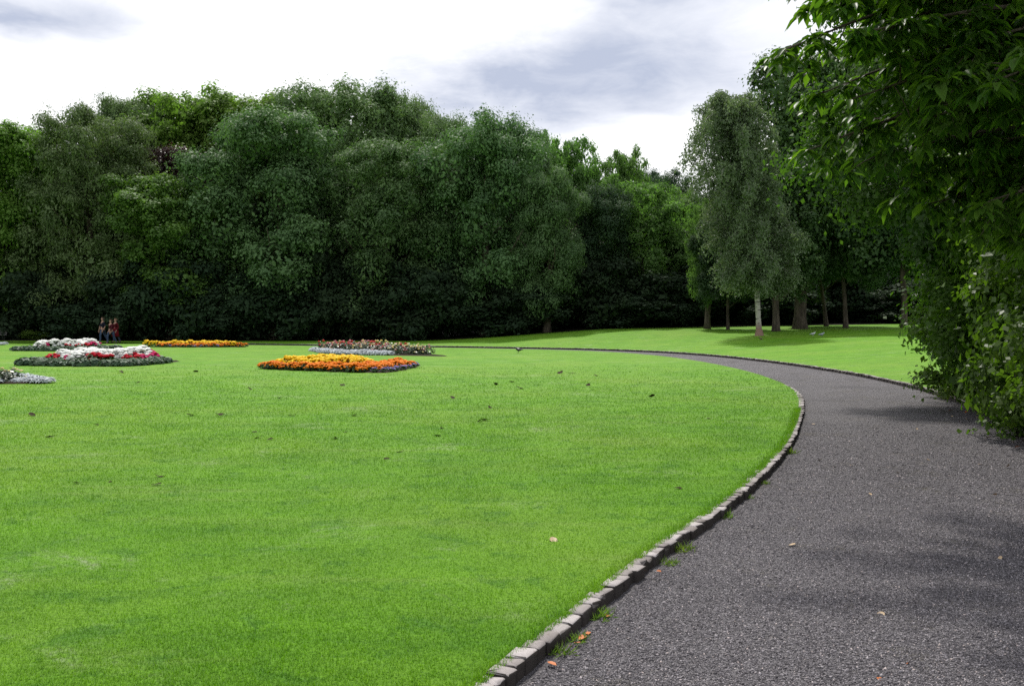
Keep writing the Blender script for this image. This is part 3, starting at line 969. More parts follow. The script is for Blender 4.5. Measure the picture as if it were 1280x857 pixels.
def birch():
    p = on_ground(948, 419.5)
    D = p[1]
    Z = lambda py: 1.6 + (HOR - py) / F * D - p[2]
    Xp = lambda px: (px - 948) / F * D
    r0 = empty('birch_tree', tuple(p), 0, 'weeping silver birch with a white trunk standing on the lawn beyond the path', 'tree')
    rng = np.random.default_rng(77)
    Hh = Z(108)
    # trunk
    m, t = material('birch_bark')
    pos = t.n('ShaderNodeTexCoord').outputs['Object']
    sep = t.n('ShaderNodeSeparateXYZ', Vector=pos).outputs
    mp = t.n('ShaderNodeMapping', Vector=pos)
    mp.inputs['Scale'].default_value = (1, 1, 3.5)
    nz = t.noise(mp.outputs[0], 2.2, 5, 0.7)
    c = t.mix(t.smooth(nz, 0.50, 0.62), (0.34, 0.325, 0.29), (0.05, 0.045, 0.04))
    foot = t.smooth(t.math('ADD', sep[2], t.math('MULTIPLY', nz, 0.9)), 1.45, 0.75)
    c = t.mix(foot, c, (0.20, 0.12, 0.085))
    b_ = t.n('ShaderNodeBsdfPrincipled', Base_Color=c, Roughness=0.7)
    t.n('ShaderNodeOutputMaterial', Surface=b_.outputs[0])
    z = np.array([-.2, 0, .15, .4, 1, 2, 3.5, 5, 7, 9, Hh * .88])
    x = np.interp(z, [0, 2, 5, 9, 13], [0.05, -0.05, -.25, -.9, -1.9])
    r_ = np.interp(z, [-.2, 0, .15, .4, 1, 3, 6, 9, 13], [.38, .32, .25, .185, .155, .13, .10, .06, .02])
    sp = Soup()
    P = np.column_stack([x, np.zeros(len(z)), z])
    sp.add(*tube(P, r_, 12, 0.07, rng))
    leafP, leafN, leafU, leafT = [], [], [], []
    # branches rise, then arch over; strands hang from their outer halves
    widths = lambda zz: np.interp(zz / Hh, [0.1, .2, .35, .6, .75, .9, 1.0], [1.6, 2.4, 3.0, 3.0, 2.6, 1.9, .8])
    for i in range(78):
        h0 = Hh * (0.17 + 0.78 * (i + rng.random()) / 78)
        a_ = i * 2.399 + rng.uniform(-.3, .3)
        ln = widths(h0) * rng.uniform(.75, 1.1)
        if math.cos(a_) < -0.3 and .55 < h0 / Hh < .85:
            ln *= 1.3
        u = np.linspace(0, 1, 9)
        p0 = np.array([np.interp(h0, z, x), 0, h0])
        rise_ = ln * (0.55 if h0 < .8 * Hh else .4)
        q = p0 + np.column_stack([np.cos(a_) * ln * u, np.sin(a_) * ln * u, rise_ * (1.6 * u - 1.5 * u ** 2.4)])
        q[1:] += rng.normal(0, 0.06, (8, 3))
        sp.add(*tube(q, np.linspace(.035, .008, 9), 5))
        for j in range(58):
            s_ = rng.uniform(.18, 1.0)
            st = np.array([np.interp(s_, u, q[:, k]) for k in range(3)]) + rng.normal(0, .16, 3)
            hang = rng.uniform(.35, 1.35) * (1.0 if st[2] > 3.5 else .6)
            hang = min(hang, max(.2, st[2] - 1.5))
            drift = rng.normal(0, .34, 2)
            m_ = int(16 * hang) + 6
            v = np.sort(rng.random(m_))
            pts = np.column_stack([st[0] + drift[0] * v, st[1] + drift[1] * v, st[2] + 0.12 * np.sin(v * 3) - hang * v ** 1.25]) + rng.normal(0, .085, (m_, 3))
            leafP.append(pts)
            leafN.append(rdir(rng, m_) + np.array([0, 0, .35]))
            leafU.append(np.tile([drift[0], drift[1], -.8], (m_, 1)) + .9 * rdir(rng, m_))
            leafT.append(np.clip(np.full(m_, rng.normal(.5, .2)) + rng.normal(0, .15, m_), 0, 1))
    obj('trunk', sp.mesh('birch_trunk', [m], True), r0)
    Pn = np.vstack(leafP)
    V, Fq = leaf_quads(Pn, np.vstack(leafN), np.vstack(leafU), .18 * rng.lognormal(0, .2, len(Pn)), .08)
    obj('crown', mesh('birch_crown', V, [Fq], [M['birch']], None, np.concatenate(leafT)), r0)


birch()

# ------------------------------------------------------------------ bushes and the overhanging tree on the right of the path
def bush(name, loc, lobes, seed, nl_, per, r0_, r1_, L, Wd, mat, label, stems, cat='shrub', up=.3):
    r0 = empty(name, loc, 0, label, cat)
    obj('foliage', crown_mesh(name, seed, lobes, nl_, per, r0_, r1_, L, Wd, up, .10, .6, .16), r0, M[mat])
    rng = np.random.default_rng(seed)
    sp = Soup()
    for (x0, y0, x1, y1, z1, r_) in stems:
        u = np.linspace(0, 1, 8)[:, None]
        q = np.array([x0, y0, -.2]) + u * np.array([x1 - x0, y1 - y0, z1 + .2]) + rng.normal(0, .06, (8, 3)) * np.sin(u * 3.1)
        sp.add(*tube(q, np.linspace(r_, r_ * .25, 8), 8, .05, rng))
    obj('trunk' if cat == 'tree' else 'stem', sp.mesh('stems', [M['bark']], True), r0)
    return r0


# mid-distance small tree, crown over the far half of the bushes
bush('laurel_tree', (10.4, 20.5, 0), [(-.6, 0, 6.0, 2.9, 2.8, 2.6), (-2.6, -.4, 5.0, 1.7, 1.7, 1.5), (-2.1, .4, 7.2, 1.9, 1.8, 1.8), (1.2, -.6, 7.6, 2.6, 2.6, 2.4),
                                      (0.2, -.8, 3.6, 2.2, 2.2, 1.8), (2.6, 0, 5.2, 2.4, 2.4, 2.6), (-1.5, -1.2, 3.9, 1.3, 1.3, 1.1), (0, 0, 9.4, 2.4, 2.4, 1.8), (3, -1, 2.4, 2.4, 2.0, 2.4), (3.5, -1, 8.4, 2.4, 2.0, 2.4), (-1.75, -.8, 3.6, 1.3, 1.4, 1.1), (-1.25, -.8, 2.5, 1.3, 1.4, 1.2), (-2.5, -1.2, 5.6, 1.5, 1.6, 1.3)],
     401, 115000, 11, .45, .85, .12, .066, 'shrub', 'small-leaved tree spreading above the bushes where the path bends', [(0, 0, -.4, 0, 7, .16), (0.1, .1, 1.4, .3, 7.5, .12), (0, 0, -1.6, -.2, 5.5, .08)], 'tree')
bush('elder_shrub', (10.35, 21.2, 0), [(-.55, -.4, 1.7, 1.15, 1.4, 1.45), (-.75, -.7, 2.9, 1.0, 1.2, 1.0), (.4, -1.0, 2.4, 1.3, 1.3, 1.8), (-.1, -.6, .55, 1.0, 1.2, .7), (1.0, -1.6, 1.6, 1.4, 1.4, 1.7), (1.4, .2, 2.3, 1.5, 1.6, 2.2)],
     402, 52000, 11, .28, .55, .11, .064, 'shrub', 'dark glossy bush whose foot meets the end of the far kerb', [(0, 0, -.2, -.1, 2.4, .06), (.2, -.3, .6, -.6, 2.6, .05), (.1, .1, 1.0, .2, 2.6, .05)])
bush('hedge_shrub', (9.35, 17.2, 0), [(-.75, .3, 1.9, 1.1, 1.4, 1.7), (-1.15, -.4, 3.6, 1.2, 1.6, 1.5), (-.55, -1.4, 1.4, 1.2, 1.4, 1.4), (-.2, -2.2, 3.0, 1.4, 1.5, 1.9), (-.5, 1.2, .7, 1.1, 1.2, .8), (.9, .4, 3.2, 1.5, 1.9, 2.8), (.0, -.4, 5.4, 1.5, 1.8, 1.4),
                                     (-.8, -.2, .5, 1.0, 1.6, .6), (-1.1, -1.8, .5, .9, 1.4, .65), (-1.4, -3.0, .5, .8, 1.1, .65), (-1.2, -2.6, 1.7, 1.0, 1.2, 1.2), (-1.0, -2.8, 3.4, 1.2, 1.4, 1.3), (.4, -2.2, 5.0, 1.6, 1.7, 1.5), (1.0, -1.6, 1.6, 1.6, 1.7, 1.8)],
     403, 135000, 13, .28, .55, .09, .055, 'hedge', 'tall bright green bush leaning over the right edge of the path', [(0, 0, -.3, 0, 4.2, .07), (.2, -.8, .1, -1.2, 4.2, .06), (.2, .5, .7, .5, 4.4, .06)])
bush('hedge_shrub', (7.75, 12.6, 0), [(-.3, .9, 1.6, 1.4, 1.5, 1.7), (0, -.8, 2.0, 1.5, 1.7, 2.1), (-.2, .4, 3.7, 1.6, 1.9, 1.6), (.0, -2.6, 1.8, 1.6, 1.8, 1.9), (-.4, 1.3, .55, 1.1, 1.2, .6), (-.3, -.3, .5, 1.1, 1.4, .6), (-.2, -2.2, .5, 1.1, 1.4, .6), (1.4, 0, 3, 1.6, 2.2, 2.6), (.2, -1, 5.2, 1.6, 2.2, 1.6)],
     404, 105000, 12, .28, .55, .085, .052, 'hedge', 'bushy shrub beside the path at the right edge of the view', [(0, 0, -.2, 0, 3.6, .07), (.2, -1, .1, -1.4, 3.2, .06)])
# low weeds and ivy at the foot of the bushes
bush('ground_ivy', (9.5, 18.9, -.05), [(0, 0, .08, .6, 1.3, .22), (-.1, 1.2, .1, .5, .9, .24), (.1, -1.2, .08, .5, .9, .2)], 405, 5200, 14, .12, .22, .075, .055, 'weed',
     'pale yellow-green ivy creeping out at the foot of the dark bush', [(0, -.6, 0, .6, .05, .01)], 'plant')


def overhanging_tree():
    r0 = empty('cherry_tree', (8.6, 9.2, -.05), 0, 'large-leaved tree hanging its branches over the path from the right', 'tree')
    o = np.array([8.6, 9.2, -.05])
    rng = np.random.default_rng(500)
    sp = Soup()
    tz = np.array([-.2, 0, .3, 1, 2, 3.2, 4.6, 6.4])
    tx = np.array([0, 0, 0, -.05, -.15, -.3, -.35, -.5])
    tp = np.column_stack([tx, np.zeros(8), tz])
    sp.add(*tube(tp, [.42, .36, .29, .26, .24, .21, .15, .06], 12, .05, rng))
    tg = [(978, 64, 8.3), (1008, 14, 8.0), (968, -20, 7.4), (1045, -10, 8.4), (1090, 15, 8.8), (1010, 188, 8.9), (1062, 125, 8.5), (1035, 65, 8.6), (1100, 195, 8.6), (1140, 235, 9.1),
          (1080, 40, 7.6), (1150, 150, 8.1), (1200, 60, 7.6), (1180, 215, 8.6), (1230, 180, 8.1), (1120, 100, 9.4), (1160, 20, 9.0), (1250, 100, 7.2),
          (1090, 150, 9.8), (1200, 130, 9.4), (1050, 10, 9.3), (1265, 225, 8.6), (1130, -30, 8.0), (1210, -30, 7.2), (1020, 120, 9.2), (1110, 40, 8.4),
          (1170, 100, 7.4), (1240, 30, 8.0), (1280, 140, 7.6), (1300, 60, 7.0), (1080, -60, 7.6), (1060, -60, 7.0), (1180, 160, 9.8), (1250, 200, 9.6),
          (1120, 10, 9.8), (1190, -10, 9.8), (1270, 40, 9.4), (1320, 180, 8.4), (1200, 275, 8.8), (1262, 300, 8.3), (1160, 255, 9.2), (1236, 252, 8.0), (1300, 260, 7.8)]
    tg = [tuple(at_depth(*q)) for q in tg] + [(1.6, 11.0, 6.4), (2.4, 10.4, 5.9), (3.2, 11.4, 6.6), (2.9, 9.2, 5.6), (3.9, 10.2, 6.1), (4.6, 9.0, 5.4), (4.9, 11.6, 6.9), (2.2, 12.2, 7.2), (3.6, 8.2, 5.2), (5.4, 10.2, 6.6), (1.2, 9.8, 6.2), (4.2, 12.6, 7.4), (3.0, 12.6, 7.0), (5.0, 13.0, 7.6), (6.2, 11.6, 7.0), (5.8, 12.8, 6.6), (4.4, 11.2, 6.0), (3.4, 10.0, 6.9), (6.6, 10.4, 6.0), (5.2, 9.4, 7.4), (4.0, 9.6, 7.6), (6.0, 14.0, 7.8), (7.0, 12.8, 6.8), (2.6, 11.6, 7.8), (4.6, 12.2, 8.2), (5.6, 13.6, 8.6), (6.8, 14.4, 8.4), (3.8, 11.0, 8.0), (5.0, 10.4, 8.4), (6.4, 12.0, 8.8), (7.4, 11.4, 7.8), (4.2, 13.8, 8.4), (5.6, 11.2, 7.6), (6.2, 9.6, 7.0), (3.2, 13.4, 8.2), (4.8, 14.6, 8.8)]  # world-space targets: high boughs above the view, added to shade the path's right side
    BP, BN, BU, BT, BL = [], [], [], [], []

    def whorl(p, axis, n, tone, size):
        a_ = rng.uniform(0, 6.28, n)
        rad = np.column_stack([np.cos(a_), np.sin(a_), np.full(n, -.55)]) + .35 * axis + rng.normal(0, .28, (n, 3))
        BP.append(p + rng.normal(0, .012, (n, 3)))
        BU.append(rad)
        BN.append(np.column_stack([rng.normal(0, .25, n), rng.normal(0, .25, n), np.ones(n)]) + np.column_stack([np.cos(a_), np.sin(a_), np.zeros(n)]) * .45)
        BT.append(np.clip(tone + rng.normal(0, .18, n), 0, 1))
        BL.append(size * rng.lognormal(0, .2, n))

    for i, q_ in enumerate(tg):
        end = np.array(q_) - o
        z0 = np.clip(end[2] - rng.uniform(-.2, 1.0), 1.9, 6.2)
        st = np.array([np.interp(z0, tz, tx), 0, z0])
        u = np.linspace(0, 1, 12)
        ln = np.linalg.norm(end - st)
        q = st + np.outer(u, end - st) + np.outer(np.sin(u * np.pi) * .13 * ln, [0, 0, 1])
        q += np.cumsum(rng.normal(0, .022, (12, 3)), 0) * np.sin(u * np.pi)[:, None]
        sp.add(*tube(q, np.linspace(.055, .007, 12), 6, .04, rng))
        tone = rng.normal(.5, .15)
        for j in range(34):
            s_ = 1 - abs(rng.normal(0, .33))
            if s_ < .22:
                continue
            b0 = np.array([np.interp(s_, u, q[:, k]) for k in range(3)])
            ax = unit(np.array([rng.normal(0, 1), rng.normal(0, 1), rng.normal(-.1, .45)]) + .7 * unit(end - st))
            tl = rng.uniform(.15, .62) * (1.1 - .55 * s_)
            v = np.linspace(0, 1, 5)
            tw = b0 + np.outer(v * tl, ax) + np.outer(v ** 2 * tl * .35, [0, 0, -1])
            sp.add(*tube(tw, np.linspace(.007, .003, 5), 4))
            whorl(tw[-1], ax, rng.integers(7, 12), tone, .125)
            whorl(tw[3], ax, rng.integers(4, 8), tone, .12)
            whorl(tw[2], ax, rng.integers(3, 6), tone, .12)
        whorl(q[-1], unit(end - st), 10, tone + .1, .15)
    obj('trunk', sp.mesh('cherry_trunk', [M['bark']], True), r0)
    P, Nn, U = np.vstack(BP), np.vstack(BN), np.vstack(BU)
    L = np.concatenate(BL)
    V, tri, quad = leaf_blades(P, Nn, U, L, L * .40, .30)
    T = np.concatenate(BT)
    tone = np.concatenate([np.tile(T, 4), np.tile(T, 2)])
    obj('crown', mesh('cherry_crown', V, [tri, quad], [M['cherry']], None, tone), r0)


overhanging_tree()


# ------------------------------------------------------------------ flower beds
def dome(c, r, hgt_, rng, n=7):
    a_ = np.linspace(0, 2 * np.pi, n, endpoint=False) + rng.uniform(0, 1)
    r1 = r * rng.uniform(.88, 1.12, n)
    ring = np.column_stack([np.cos(a_) * r1, np.sin(a_) * r1, rng.normal(0, .08 * r, n)])
    ring2 = np.column_stack([np.cos(a_ + .4) * r1 * .6, np.sin(a_ + .4) * r1 * .6, np.full(n, hgt_ * .75) + rng.normal(0, .08 * r, n)])
    V = np.vstack([ring, ring2, [[0, 0, hgt_]], [[0, 0, -hgt_ * .5]]]) + c
    j = np.arange(n)
    k = (j + 1) % n
    return V, [np.stack([j, k, n + k, n + j], 1), np.concatenate([np.stack([n + j, n + k, np.full(n, 2 * n)], 1), np.stack([k, j, np.full(n, 2 * n + 1)], 1)])]


def plant_mesh(name, seed, Rr, Hh, nleaf, L, Wd, leaf_mat, nfl, fr, flat, pet_mat, top=True, upright=.5):
    """A bedding plant: a mound of leaves and its flower heads."""
    rng = np.random.default_rng(seed)
    sp = Soup()
    d = rdir(rng, nleaf)
    d[:, 2] = np.abs(d[:, 2])
    P = d * np.array([Rr, Rr, Hh]) * (rng.uniform(.35, 1, (nleaf, 1)) ** .6)
    V, Fq = leaf_quads(P, d + .5 * rdir(rng, nleaf) + np.array([0, 0, .4]), rdir(rng, nleaf) + np.array([0, 0, upright]), L * rng.lognormal(0, .2, nleaf), Wd)
    sp.add(V, [Fq], 0, np.clip(rng.normal(.5, .25, nleaf), 0, 1))
    for i in range(nfl):
        dd = rdir(rng, 1)[0]
        dd[2] = abs(dd[2]) * (1.6 if top else 1.0) + .15
        dd = dd / np.linalg.norm(dd)
        c = dd * np.array([Rr * .95, Rr * .95, Hh * 1.02])
        V, fs = dome(c, fr * rng.uniform(.75, 1.2), fr * flat, rng)
        sp.add(V, fs, 1, rng.uniform(0, 1))
    return sp.mesh(name, [M[leaf_mat], pet_mat])


M['bedleaf'] = leaf_material('bedding_leaves', (0.022, 0.052, 0.018), (0.060, 0.115, 0.036), .2, .3, .5)
M['bedlight'] = leaf_material('light_bedding_leaves', (0.06, 0.12, 0.03), (0.12, 0.20, 0.06), .25, .3, .5)
M['edge'] = leaf_material('dark_edging_leaves', (0.024, 0.050, 0.030), (0.075, 0.130, 0.070), .15, .2, .55)
M['silver'] = leaf_material('silver_leaves', (0.36, 0.40, 0.42), (0.62, 0.66, 0.70), .15, .2, .7, (1, 1, 1))
M['rosebush'] = leaf_material('rose_leaves', (0.018, 0.036, 0.016), (0.050, 0.080, 0.035), .2, .4, .4)
PT = {
    'yellow': petal('yellow_petals', (0.92, 0.58, 0.004), (0.95, 0.70, 0.015), .35),
    'orange': petal('orange_petals', (0.85, 0.20, 0.003), (0.93, 0.32, 0.008), .35),
    'purple': petal('lilac_petals', (0.32, 0.24, 0.55), (0.46, 0.38, 0.68)),
    'white': petal('white_petals', (0.84, 0.85, 0.80), (0.90, 0.91, 0.88), .3),
    'red': petal('scarlet_petals', (0.55, 0.012, 0.03), (0.72, 0.03, 0.06)),
    'magenta': petal('magenta_petals', (0.62, 0.015, 0.14), (0.78, 0.04, 0.24)),
    'rosered': petal('rose_red_petals', (0.55, 0.02, 0.03), (0.70, 0.09, 0.08)),
    'pink': petal('rose_pink_petals', (0.66, 0.22, 0.26), (0.76, 0.42, 0.42)),
    'cream': petal('rose_cream_petals', (0.78, 0.66, 0.25), (0.84, 0.76, 0.48)),
}


def variants(kind_, *args, n=3, **kw):
    return [plant_mesh(kind_, 700 + 13 * i + len(kind_), *args, **kw) for i in range(n)]


PL = {
    'yellow_marigold': variants('yellow_marigold', .21, .31, 60, .09, .05, 'bedleaf', 40, .056, .75, PT['yellow']),
    'orange_marigold': variants('orange_marigold', .21, .20, 70, .09, .05, 'bedleaf', 28, .048, .7, PT['orange']),
    'ageratum_plant': variants('ageratum_plant', .13, .11, 50, .06, .045, 'bedleaf', 10, .04, .55, PT['purple']),
    'white_daisy': variants('white_daisy', .36, .48, 150, .13, .05, 'bedlight', 60, .105, .55, PT['white']),
    'red_geranium': variants('red_geranium', .25, .34, 90, .12, .10, 'bedleaf', 7, .10, .7, PT['red']),
    'magenta_geranium': variants('magenta_geranium', .25, .34, 90, .12, .10, 'bedleaf', 8, .10, .7, PT['magenta']),
    'leafy_edging_plant': variants('leafy_edging_plant', .30, .22, 170, .17, .11, 'edge', 0, .02, .5, PT['purple']),
    'silver_foliage_plant': variants('silver_foliage_plant', .26, .20, 240, .15, .035, 'silver', 0, .02, .5, PT['white'], upright=.3),
    'red_rose_bush': variants('red_rose_bush', .36, .54, 170, .11, .075, 'rosebush', 6, .055, .9, PT['rosered']),
    'pink_rose_bush': variants('pink_rose_bush', .36, .52, 170, .11, .075, 'rosebush', 6, .055, .9, PT['pink']),
    'cream_rose_bush': variants('cream_rose_bush', .36, .50, 170, .11, .075, 'rosebush', 6, .055, .9, PT['cream']),
}


def bed(label, A, B, half_front, half_back, plan, seed, group='flower beds cut into the lawn', power=1.3, tall=1.0):
    """A pointed-oval bed from tip A to tip B; plan(u, v, rng) names the plant there, v from -1 at the front to 1 at the back."""
    A, B = np.array(A[:2], float), np.array(B[:2], float)
    L = np.linalg.norm(B - A)
    ex = (B - A) / L
    ey = np.array([-ex[1], ex[0]])
    c0 = (A + B) / 2
    rng = np.random.default_rng(seed)
    r0 = empty('flower_bed', (c0[0], c0[1], 0), 0, label, 'flower bed', group)
    wf = lambda u: (1 - np.abs(2 * u - 1) ** power)
    uu = np.linspace(0, 1, 25)
    fr = np.array([(u - .5) * L * ex - ey * half_front * wf(u) for u in uu])
    bk = np.array([(u - .5) * L * ex + ey * half_back * wf(u) for u in uu[::-1]])
    ring = np.vstack([fr, bk[1:-1]])
    m = len(ring)
    inner = ring * .93
    V = np.vstack([np.column_stack([ring * 1.01, np.full(m, -.03)]), np.column_stack([inner, np.full(m, .05)]), [[0, 0, .09]]])
    j = np.arange(m)
    k = (j + 1) % m
    obj('soil', mesh('soil', V, [np.stack([j, k, m + k, m + j], 1), np.stack([m + j, m + k, np.full(m, 2 * m)], 1)], [M['soil']]), r0)
    count = {}
    step = .30
    for gx in np.arange(-L / 2, L / 2, step):
        for gy in np.arange(-half_front, half_back, step * .9):
            x = gx + rng.uniform(-.09, .09)
            y = gy + rng.uniform(-.09, .09) + (.13 if int(round(gx / step)) % 2 else 0)
            u = x / L + .5
            if not 0.01 < u < .99:
                continue
            lim = wf(u)
            v = y / (half_front * lim) if y < 0 else y / (half_back * lim)
            if abs(v) > 1:
                continue
            kd = plan(u, v, rng)
            if not kd:
                continue
            count[kd] = count.get(kd, 0) + 1
            if count[kd] > 100:
                continue
            o = obj(kd, PL[kd][rng.integers(0, 3)], r0)
            q = x * ex + y * ey
            s_ = rng.uniform(.85, 1.18)
            o.location = (q[0], q[1], .05)
            o.scale = (s_, s_, s_ * tall * rng.uniform(.70, 1.0))
            o.rotation_euler = (0, 0, rng.uniform(0, 6.28))
    return r0, count


def plan_marigold(u, v, rng):
    if v < -.88 and .45 < u < .94:
        return 'ageratum_plant'
    if v > -.42 and .14 < u < .82:
        return 'yellow_marigold'
    return 'orange_marigold'


def plan_marigold_far(u, v, rng):
    if v < -.8:
        return 'ageratum_plant' if rng.random() < .6 else 'orange_marigold'
    return 'yellow_marigold' if v > -.1 and .05 < u < .88 else 'orange_marigold'


def plan_rose(u, v, rng):
    if v < -.5 or v > .7 or u < .14 or u > .86:
        return 'silver_foliage_plant'
    if rng.random() < .35:
        return None
    r_ = rng.random()
    if u < .3:
        return 'red_rose_bush' if r_ < .75 else 'pink_rose_bush'
    if u < .62:
        return 'pink_rose_bush' if r_ < .5 else ('cream_rose_bush' if r_ < .75 else 'red_rose_bush')
    return 'cream_rose_bush' if r_ < .65 else ('pink_rose_bush' if r_ < .88 else 'red_rose_bush')


def plan_white(u, v, rng):
    if abs(v) > .72 or u < .22 or u > .80:
        return 'leafy_edging_plant'
    if v < -.50 or v > .55 or u < .27 or u > .74:
        r_ = rng.random()
        if r_ < .62:
            return 'leafy_edging_plant'
        return 'magenta_geranium' if (u > .7 or r_ > .9) else 'red_geranium'
    return 'white_daisy' if rng.random() < .75 else None


def plan_silver(u, v, rng):
    if abs(v) > .4 or u > .8:
        return 'silver_foliage_plant'
    return 'cream_rose_bush' if rng.random() < .5 else None


g = on_ground
cnts = []
cnts.append(bed('lens-shaped bed of yellow and orange marigolds with a lilac fringe, before the rose bed', g(322, 461), g(528, 456.5), 4.3, 2.2, plan_marigold, 1))
cnts.append(bed('bed of mixed red, pink and cream roses edged with silver foliage behind the marigolds', g(387, 438.5), g(562, 445.5), 2.0, 1.5, plan_rose, 2))
cnts.append(bed('bed of white daisies and red geraniums in dark leafy edging, nearer of two such beds', g(19, 457), g(227, 451.5), 3.0, 2.2, plan_white, 3))
cnts.append(bed('farther white and red bed, half hidden behind the nearer white and red bed', g(14, 438.5), g(150, 437), 1.6, 2.2, plan_white, 4))
cnts.append(bed('long thin bed with yellow marigolds above orange ones, standing before the dark wood', g(176, 433.5), g(310, 433.8), .8, 1.6, plan_marigold_far, 5))
cnts.append(bed('bed with silver foliage round yellowish roses, cut off by the left edge', g(-170, 477), g(64, 479.5), .9, 2.0, plan_silver, 6, tall=.68))
cnts.append(bed('far bed of silver foliage, only its pale tip showing at the left edge', g(-80, 432), g(8, 431), .8, 1.0, plan_silver, 7))
print('BEDS', [c[1] for c in cnts])

# ------------------------------------------------------------------ people
def skin_mesh(name, joints, bones, mat, parent, sub=2, root=0):
    me = bpy.data.meshes.new(name)
    me.from_pydata([j[:3] for j in joints], bones, [])
    o = obj(name, me, parent)
    md = o.modifiers.new('skin', 'SKIN')
    md.use_smooth_shade = True
    for i, v in enumerate(me.skin_vertices[0].data):
        r_ = joints[i][3]
        v.radius = r_ if isinstance(r_, tuple) else (r_, r_)
        v.use_root = i == root
    s = o.modifiers.new('sub', 'SUBSURF')
    s.levels = s.render_levels = sub
    me.materials.append(mat)
    return o


SKIN = plain('skin', (0.36, 0.21, 0.15), (0.30, 0.18, 0.12), .55, .3)
def cloth(nm, c):
    return plain(nm, c, tuple(x * .8 for x in c), .85, .15)


def person(px, py, hgt_, heading, label, top_col, leg_col, hair_col, phase, skirt=None, sleeves=True, D=None, hair_len=0.0):
    p = at_depth(px, py, D)
    z0 = ground_z(p[0], p[1])
    r0 = empty('person', (p[0], p[1], z0), heading, label, 'person', 'people walking in the shade of the wood')
    r0.scale = (hgt_ / 1.75,) * 3
    s = phase  # stride: +1 puts the left foot forward; figure faces -Y
    J = [(0, 0, .95, (.155, .115)), (0, -.01, 1.10, (.135, .10)), (0, -.01, 1.28, (.165, .11)), (0, 0, 1.42, (.13, .085)), (0, 0, 1.50, .055), (0, -.015, 1.57, .075), (0, -.02, 1.67, (.085, .10)), (0, -.015, 1.735, (.06, .07)),
         (.11, -.12 * s, .74, .085), (.10, -.20 * s, .49, .062), (.10, -.20 * s + .10 * (s < 0) + .02, .27, .056), (.10, -.27 * s + (.05 if s > 0 else .16), .07, .042), (.10, -.27 * s - .14 + (.05 if s > 0 else .16), .03, .038),
         (-.11, .12 * s, .74, .085), (-.10, .20 * s, .49, .062), (-.10, .20 * s + .10 * (s > 0) + .02, .27, .056), (-.10, .27 * s + (.05 if s < 0 else .16), .07, .042), (-.10, .27 * s - .14 + (.05 if s < 0 else .16), .03, .038),
         (.19, 0, 1.39, .06), (.25, .10 * s, 1.13, .045), (.23, .06 * s - .10, .90, .035), (.22, .04 * s - .14, .80, .036),
         (-.19, 0, 1.39, .06), (-.25, -.10 * s, 1.13, .045), (-.23, -.06 * s - .10, .90, .035), (-.22, -.04 * s - .14, .80, .036)]
    Bn = [(0, 1), (1, 2), (2, 3), (3, 4), (4, 5), (5, 6), (6, 7), (0, 8), (8, 9), (9, 10), (10, 11), (11, 12), (0, 13), (13, 14), (14, 15), (15, 16), (16, 17),
          (3, 18), (18, 19), (19, 20), (20, 21), (3, 22), (22, 23), (23, 24), (24, 25)]
    # fingers and thumb
    for hb in (21, 25):
        b_ = J[hb]
        sg = 1 if b_[0] > 0 else -1
        for k, ln in enumerate((.075, .085, .08, .065)):
            yy = b_[1] - .03 + .02 * k
            J.append((b_[0], yy, b_[2] - .045, .0095))
            J.append((b_[0] - sg * .012, yy - .01, b_[2] - .045 - ln * .55, .0085))
            J.append((b_[0] - sg * .03, yy - .012, b_[2] - .045 - ln, .0075))
            m_ = len(J)
            Bn += [(hb, m_ - 3), (m_ - 3, m_ - 2), (m_ - 2, m_ - 1)]
        J.append((b_[0] - sg * .02, b_[1] - .05, b_[2] - .01, .011))
        J.append((b_[0] - sg * .03, b_[1] - .075, b_[2] - .05, .009))
        m_ = len(J)
        Bn += [(hb, m_ - 2), (m_ - 2, m_ - 1)]
    body = skin_mesh('body', J, Bn, SKIN, r0, 1)
    # jacket or shirt, trousers, hair and shoes grow round the same joints
    def grow(name, ids, add, mat, bones):
        mp = {i: k for k, i in enumerate(ids)}
        js = []
        for i in ids:
            r_ = J[i][3]
            r_ = (r_[0] + add, r_[1] + add) if isinstance(r_, tuple) else r_ + add
            js.append((*J[i][:3], r_))
        return skin_mesh(name, js, [(mp[a_], mp[b_]) for a_, b_ in bones], mat, r0, 1)
    ids = [0, 1, 2, 3, 18, 19, 22, 23] + ([20, 24] if sleeves else [])
    bn = [(0, 1), (1, 2), (2, 3), (3, 18), (18, 19), (3, 22), (22, 23)] + ([(19, 20), (23, 24)] if sleeves else [])
    grow('jacket' if sleeves else 'shirt', ids, .018, cloth('top_cloth', top_col), bn)
    grow('trousers', [0, 8, 9, 10, 11, 13, 14, 15, 16], .014, cloth('trouser_cloth', leg_col), [(0, 8), (8, 9), (9, 10), (10, 11), (0, 13), (13, 14), (14, 15), (15, 16)])
    for a_, b_ in ((11, 12), (16, 17)):
        q0, q1 = J[a_], J[b_]
        skin_mesh('shoe', [(q0[0], q0[1] + .03, .04, .042), (q1[0], q1[1], .035, .04), (q1[0], q1[1] - .06, .03, .03)], [(0, 1), (1, 2)], cloth('shoe_cloth', (.03, .03, .03)), r0, 1)
    hj = [(0, .01, 1.70, (.092, .10)), (0, .03, 1.755, (.07, .075)), (0, .06, 1.62, (.07, .05))]
    hb_ = [(0, 1), (0, 2)]
    if hair_len:
        hj.append((0, .085, 1.62 - hair_len, (.075, .035)))
        hb_.append((2, 3))
    skin_mesh('hair', hj, hb_, plain('hair', hair_col, None, .6), r0, 1)
